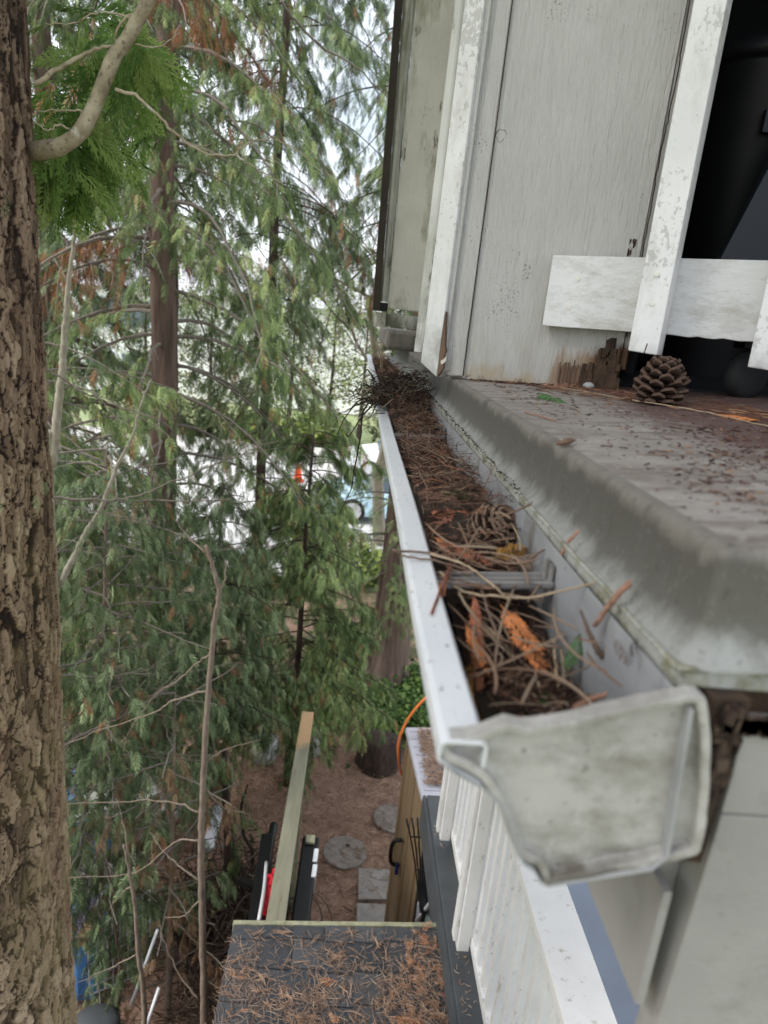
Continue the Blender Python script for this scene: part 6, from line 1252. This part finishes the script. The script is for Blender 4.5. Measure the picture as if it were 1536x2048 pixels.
# saplings and bare stems
def sapling(name, L_, Y, r0, r1, mat, label, twigs=(), group=None):
    t = thing(name, P_at(L_[0][0], L_[0][1], Y)*[1, 1, 0]+[0, 0, -5], label, 'sapling', group)
    top = [P_at(a, b_, Y) for a, b_ in L_]; c_ = curve([np.array([top[0][0], top[0][1]+.05, -5.0])]+top, 9, .0020) if top[0][2] > -4.9 else curve(top, 9, .0020)
    b = MB(); b.tube(c_, np.linspace(r0, r1, len(c_))*(1+.10*np.abs(np.sin(np.arange(len(c_))*.9))), 9); b.build('stem', mat, t, smooth=True)
    for tw_ in twigs: b = MB(); cc_ = curve([P_at(a, b_, Y+dy) for (a, b_), dy in zip(tw_, np.linspace(0, .12, len(tw_)))], 6, .003); b.tube(cc_, np.linspace(r1*.75, r1*.22, len(cc_)), 5); b.build('twig', mat, t, smooth=True)
    if 0: pass
sapling('sapling', [(408, 2040), (405, 1850), (402, 1720), (405, 1600), (412, 1450), (428, 1250), (438, 1190), (425, 1130), (412, 1090)], 3.2, .022, .008, M['stem'], 'straight brown sapling stem in front of the fence and brushwood',
        [[(402, 1680), (350, 1685), (270, 1745), (135, 1755)], [(400, 1625), (350, 1605), (260, 1602), (120, 1608)], [(402, 1765), (350, 1725), (320, 1695), (300, 1665)], [(400, 1800), (370, 1830), (330, 1835)], [(438, 1195), (450, 1150), (452, 1120)], [(425, 1305), (390, 1330), (350, 1365), (310, 1390), (240, 1490)], [(420, 1380), (350, 1400), (300, 1430), (200, 1460), (116, 1495)], [(398, 2000), (360, 1950), (330, 1890), (320, 1850)], [(404, 1530), (450, 1500), (520, 1480)], [(403, 1560), (440, 1610), (500, 1630)], [(412, 1105), (380, 1080), (350, 1040)]])
sapling('sapling', [(288, 2048), (286, 1980), (276, 1900), (270, 1810), (255, 1720), (248, 1690)], 3.0, .016, .006, M['stem'], 'crooked thin stem left of the straight sapling', [[(272, 1910), (220, 1935), (155, 1965)], [(265, 1770), (240, 1790), (215, 1820)], [(255, 1720), (250, 1660), (235, 1600)]])
sapling('sapling', [(228, 2048), (240, 1980), (240, 1930)], 3.6, .022, .012, M['bark_red'], 'short stout stem lowest at the left by the grey bin', [[(240, 1930), (230, 1850), (225, 1780), (200, 1690), (150, 1560)]])
sapling('slender_tree', [(98, 990), (104, 930), (112, 860), (122, 760), (128, 700), (132, 630), (138, 560), (150, 470), (154, 400)], 3.5, .028, .005, M['bark_pale'], 'pale smooth bare stem just right of the big trunk', [[(128, 740), (160, 760), (230, 830), (300, 880)], [(120, 820), (180, 850), (240, 870)]])
sapling('slender_tree', [(104, 1200), (118, 1170), (150, 1110), (175, 1060), (200, 1020), (228, 950), (240, 920), (262, 880), (282, 810), (300, 760)], 3.6, .020, .004, M['bark_pale'], 'slender pale stem slanting up to the right from the big trunk', [[(150, 1110), (160, 1090), (130, 1080), (104, 1100)], [(228, 950), (180, 925), (130, 930), (100, 940)]])
sapling('slender_tree', [(455, 1700), (452, 1640), (450, 1560), (448, 1500)], 4.8, .03, .02, M['bark_dark'], 'dark curved stem behind the straight sapling', [])
sapling('slender_tree', [(485, 1760), (465, 1710), (455, 1650), (452, 1590)], 5.0, .05, .03, M['bark_dark'], 'dark bent trunk curving towards the brushwood heap', [])
sapling('slender_tree', [(505, 1705), (488, 1670), (482, 1620), (495, 1570)], 5.2, .018, .010, M['bark_dark'], 'thin dark stem with a foot beside the bent trunk', [[(505, 1705), (480, 1700), (460, 1698)]])
sapling('slender_tree', [(345, 2048), (350, 1960), (352, 1900)], 4.3, .07, .06, M['bark_red'], 'thick reddish stem base at the bottom left of the roof', [])
# long loose bare branches crossing the gap at left
def bare_branch(L_, Y, r0, label, dY=.3):
    c_ = curve([P_at(a, b_, Y+dY*i/len(L_)) for i, (a, b_) in enumerate(L_)], 7, .004); b = MB(); b.tube(c_, np.linspace(r0, r0*.3, len(c_)), 6); rs = np.random.default_rng(int(L_[0][1]))
    t = b
    for q_ in range(5):
        i = rs.integers(len(c_)//4, len(c_)-2); d_ = unit(c_[i+1]-c_[i]); p = c_[i]; l_ = rs.uniform(.1, .3); e_ = p+d_*l_+rs.normal(0, .35, 3)*l_; b.tube([p, (p+e_)/2+rs.normal(0, .01, 3), e_], [r0*.4, r0*.3, r0*.15], 4)
    solo(t.build('bare_branch', M['twig_grey'], smooth=True), label, 'branch', 'bare grey branches between the trunks')
for L_, Y, r0, lb in (([(85, 730), (160, 780), (230, 810), (330, 850), (400, 915)], 3.4, .006, 'bare branch sloping down right from behind the big trunk, topmost'), ([(305, 855), (220, 870), (150, 890), (85, 900)], 6.2, .018, 'thick bare limb at trunk height just above the pale gap'),
                      ([(90, 990), (170, 1000), (260, 995), (330, 970), (450, 920), (560, 880)], 3.4, .007, 'long bare branch rising right across the reddish trunk'), ([(305, 1000), (230, 992), (150, 1000), (95, 1010)], 6.2, .020, 'thick limb level with the cones, left of the reddish trunk'),
                      ([(85, 985), (130, 1010), (200, 1025), (280, 1045), (350, 1060)], 3.3, .005, 'thin branch drooping right below the thick limb'), ([(305, 1155), (240, 1160), (170, 1178), (105, 1180)], 6.2, .014, 'curved bare limb in the middle left'),
                      ([(310, 1195), (240, 1205), (190, 1190), (140, 1170)], 6.2, .012, 'lower curved limb sweeping down to the trunk'), ([(110, 1335), (160, 1325), (230, 1300), (295, 1290)], 3.6, .009, 'pale bare branch rising right at mid-left'),
                      ([(112, 1345), (180, 1355), (260, 1345), (340, 1325)], 3.5, .006, 'thin pale branch just under its pair at mid-left'), ([(118, 1495), (170, 1465), (220, 1445), (300, 1400), (360, 1350)], 3.5, .009, 'bare branch climbing right below the green sprays'),
                      ([(560, 0), (590, 40), (640, 90), (720, 140), (760, 190)], 6.0, .012, 'dark bare bough crossing the sky at the top'), ([(450, 240), (510, 250), (560, 290), (600, 340), (680, 380), (760, 490)], 7.0, .010, 'long thin bough sagging across the upper right gap')): bare_branch(L_, Y, r0, lb)

# bare twiggy deciduous tree against the sky at the right
dt = thing('bare_tree', (.9, 15.5, -5), 'leafless twiggy tree against the sky beside the wall', 'tree')
b = MB(); rs = np.random.default_rng(77); segs = [0]
def grow(p, d, l, r_, dep):
    if dep == 0 or segs[0] > 1500: return
    segs[0] += 1; d = unit(d+rs.normal(0, .16, 3)); e = p+d*l; b.tube([p, (p+e)/2+rs.normal(0, .04, 3)*l, e], [r_, r_*.85, r_*.7], 5 if dep > 3 else 3, cap=False, rnd=rs.random())
    for k in range(2 if dep > 5 else 3):
        if rs.random() < .93: grow(p+(e-p)*rs.uniform(.55, 1), d+rs.normal(0, .55, 3)+[0, 0, -.03], l*rs.uniform(.6, .88), r_*.6, dep-1)
grow(np.array([.9, 15.5, -5.]), np.array([-.05, 0, 1.]), 3.2, .16, 8)
b.build('limbs', M['twiggy'], dt, attr=True)
# far wood
def fw():
    x = random.uniform(-50, 45); hgt_ = 5+2.5*math.sin(x*.35)+1.5*math.sin(x*.9+1); return (x, random.uniform(52, 60), -5+random.random()*hgt_*1.1)
leafmass('far_woodland', 6500, fw, .5, 1.2, M['far_leaf'], 'pale far-off trees beyond the houses', 'woodland')

for o in (wall, gr): del o['turned']
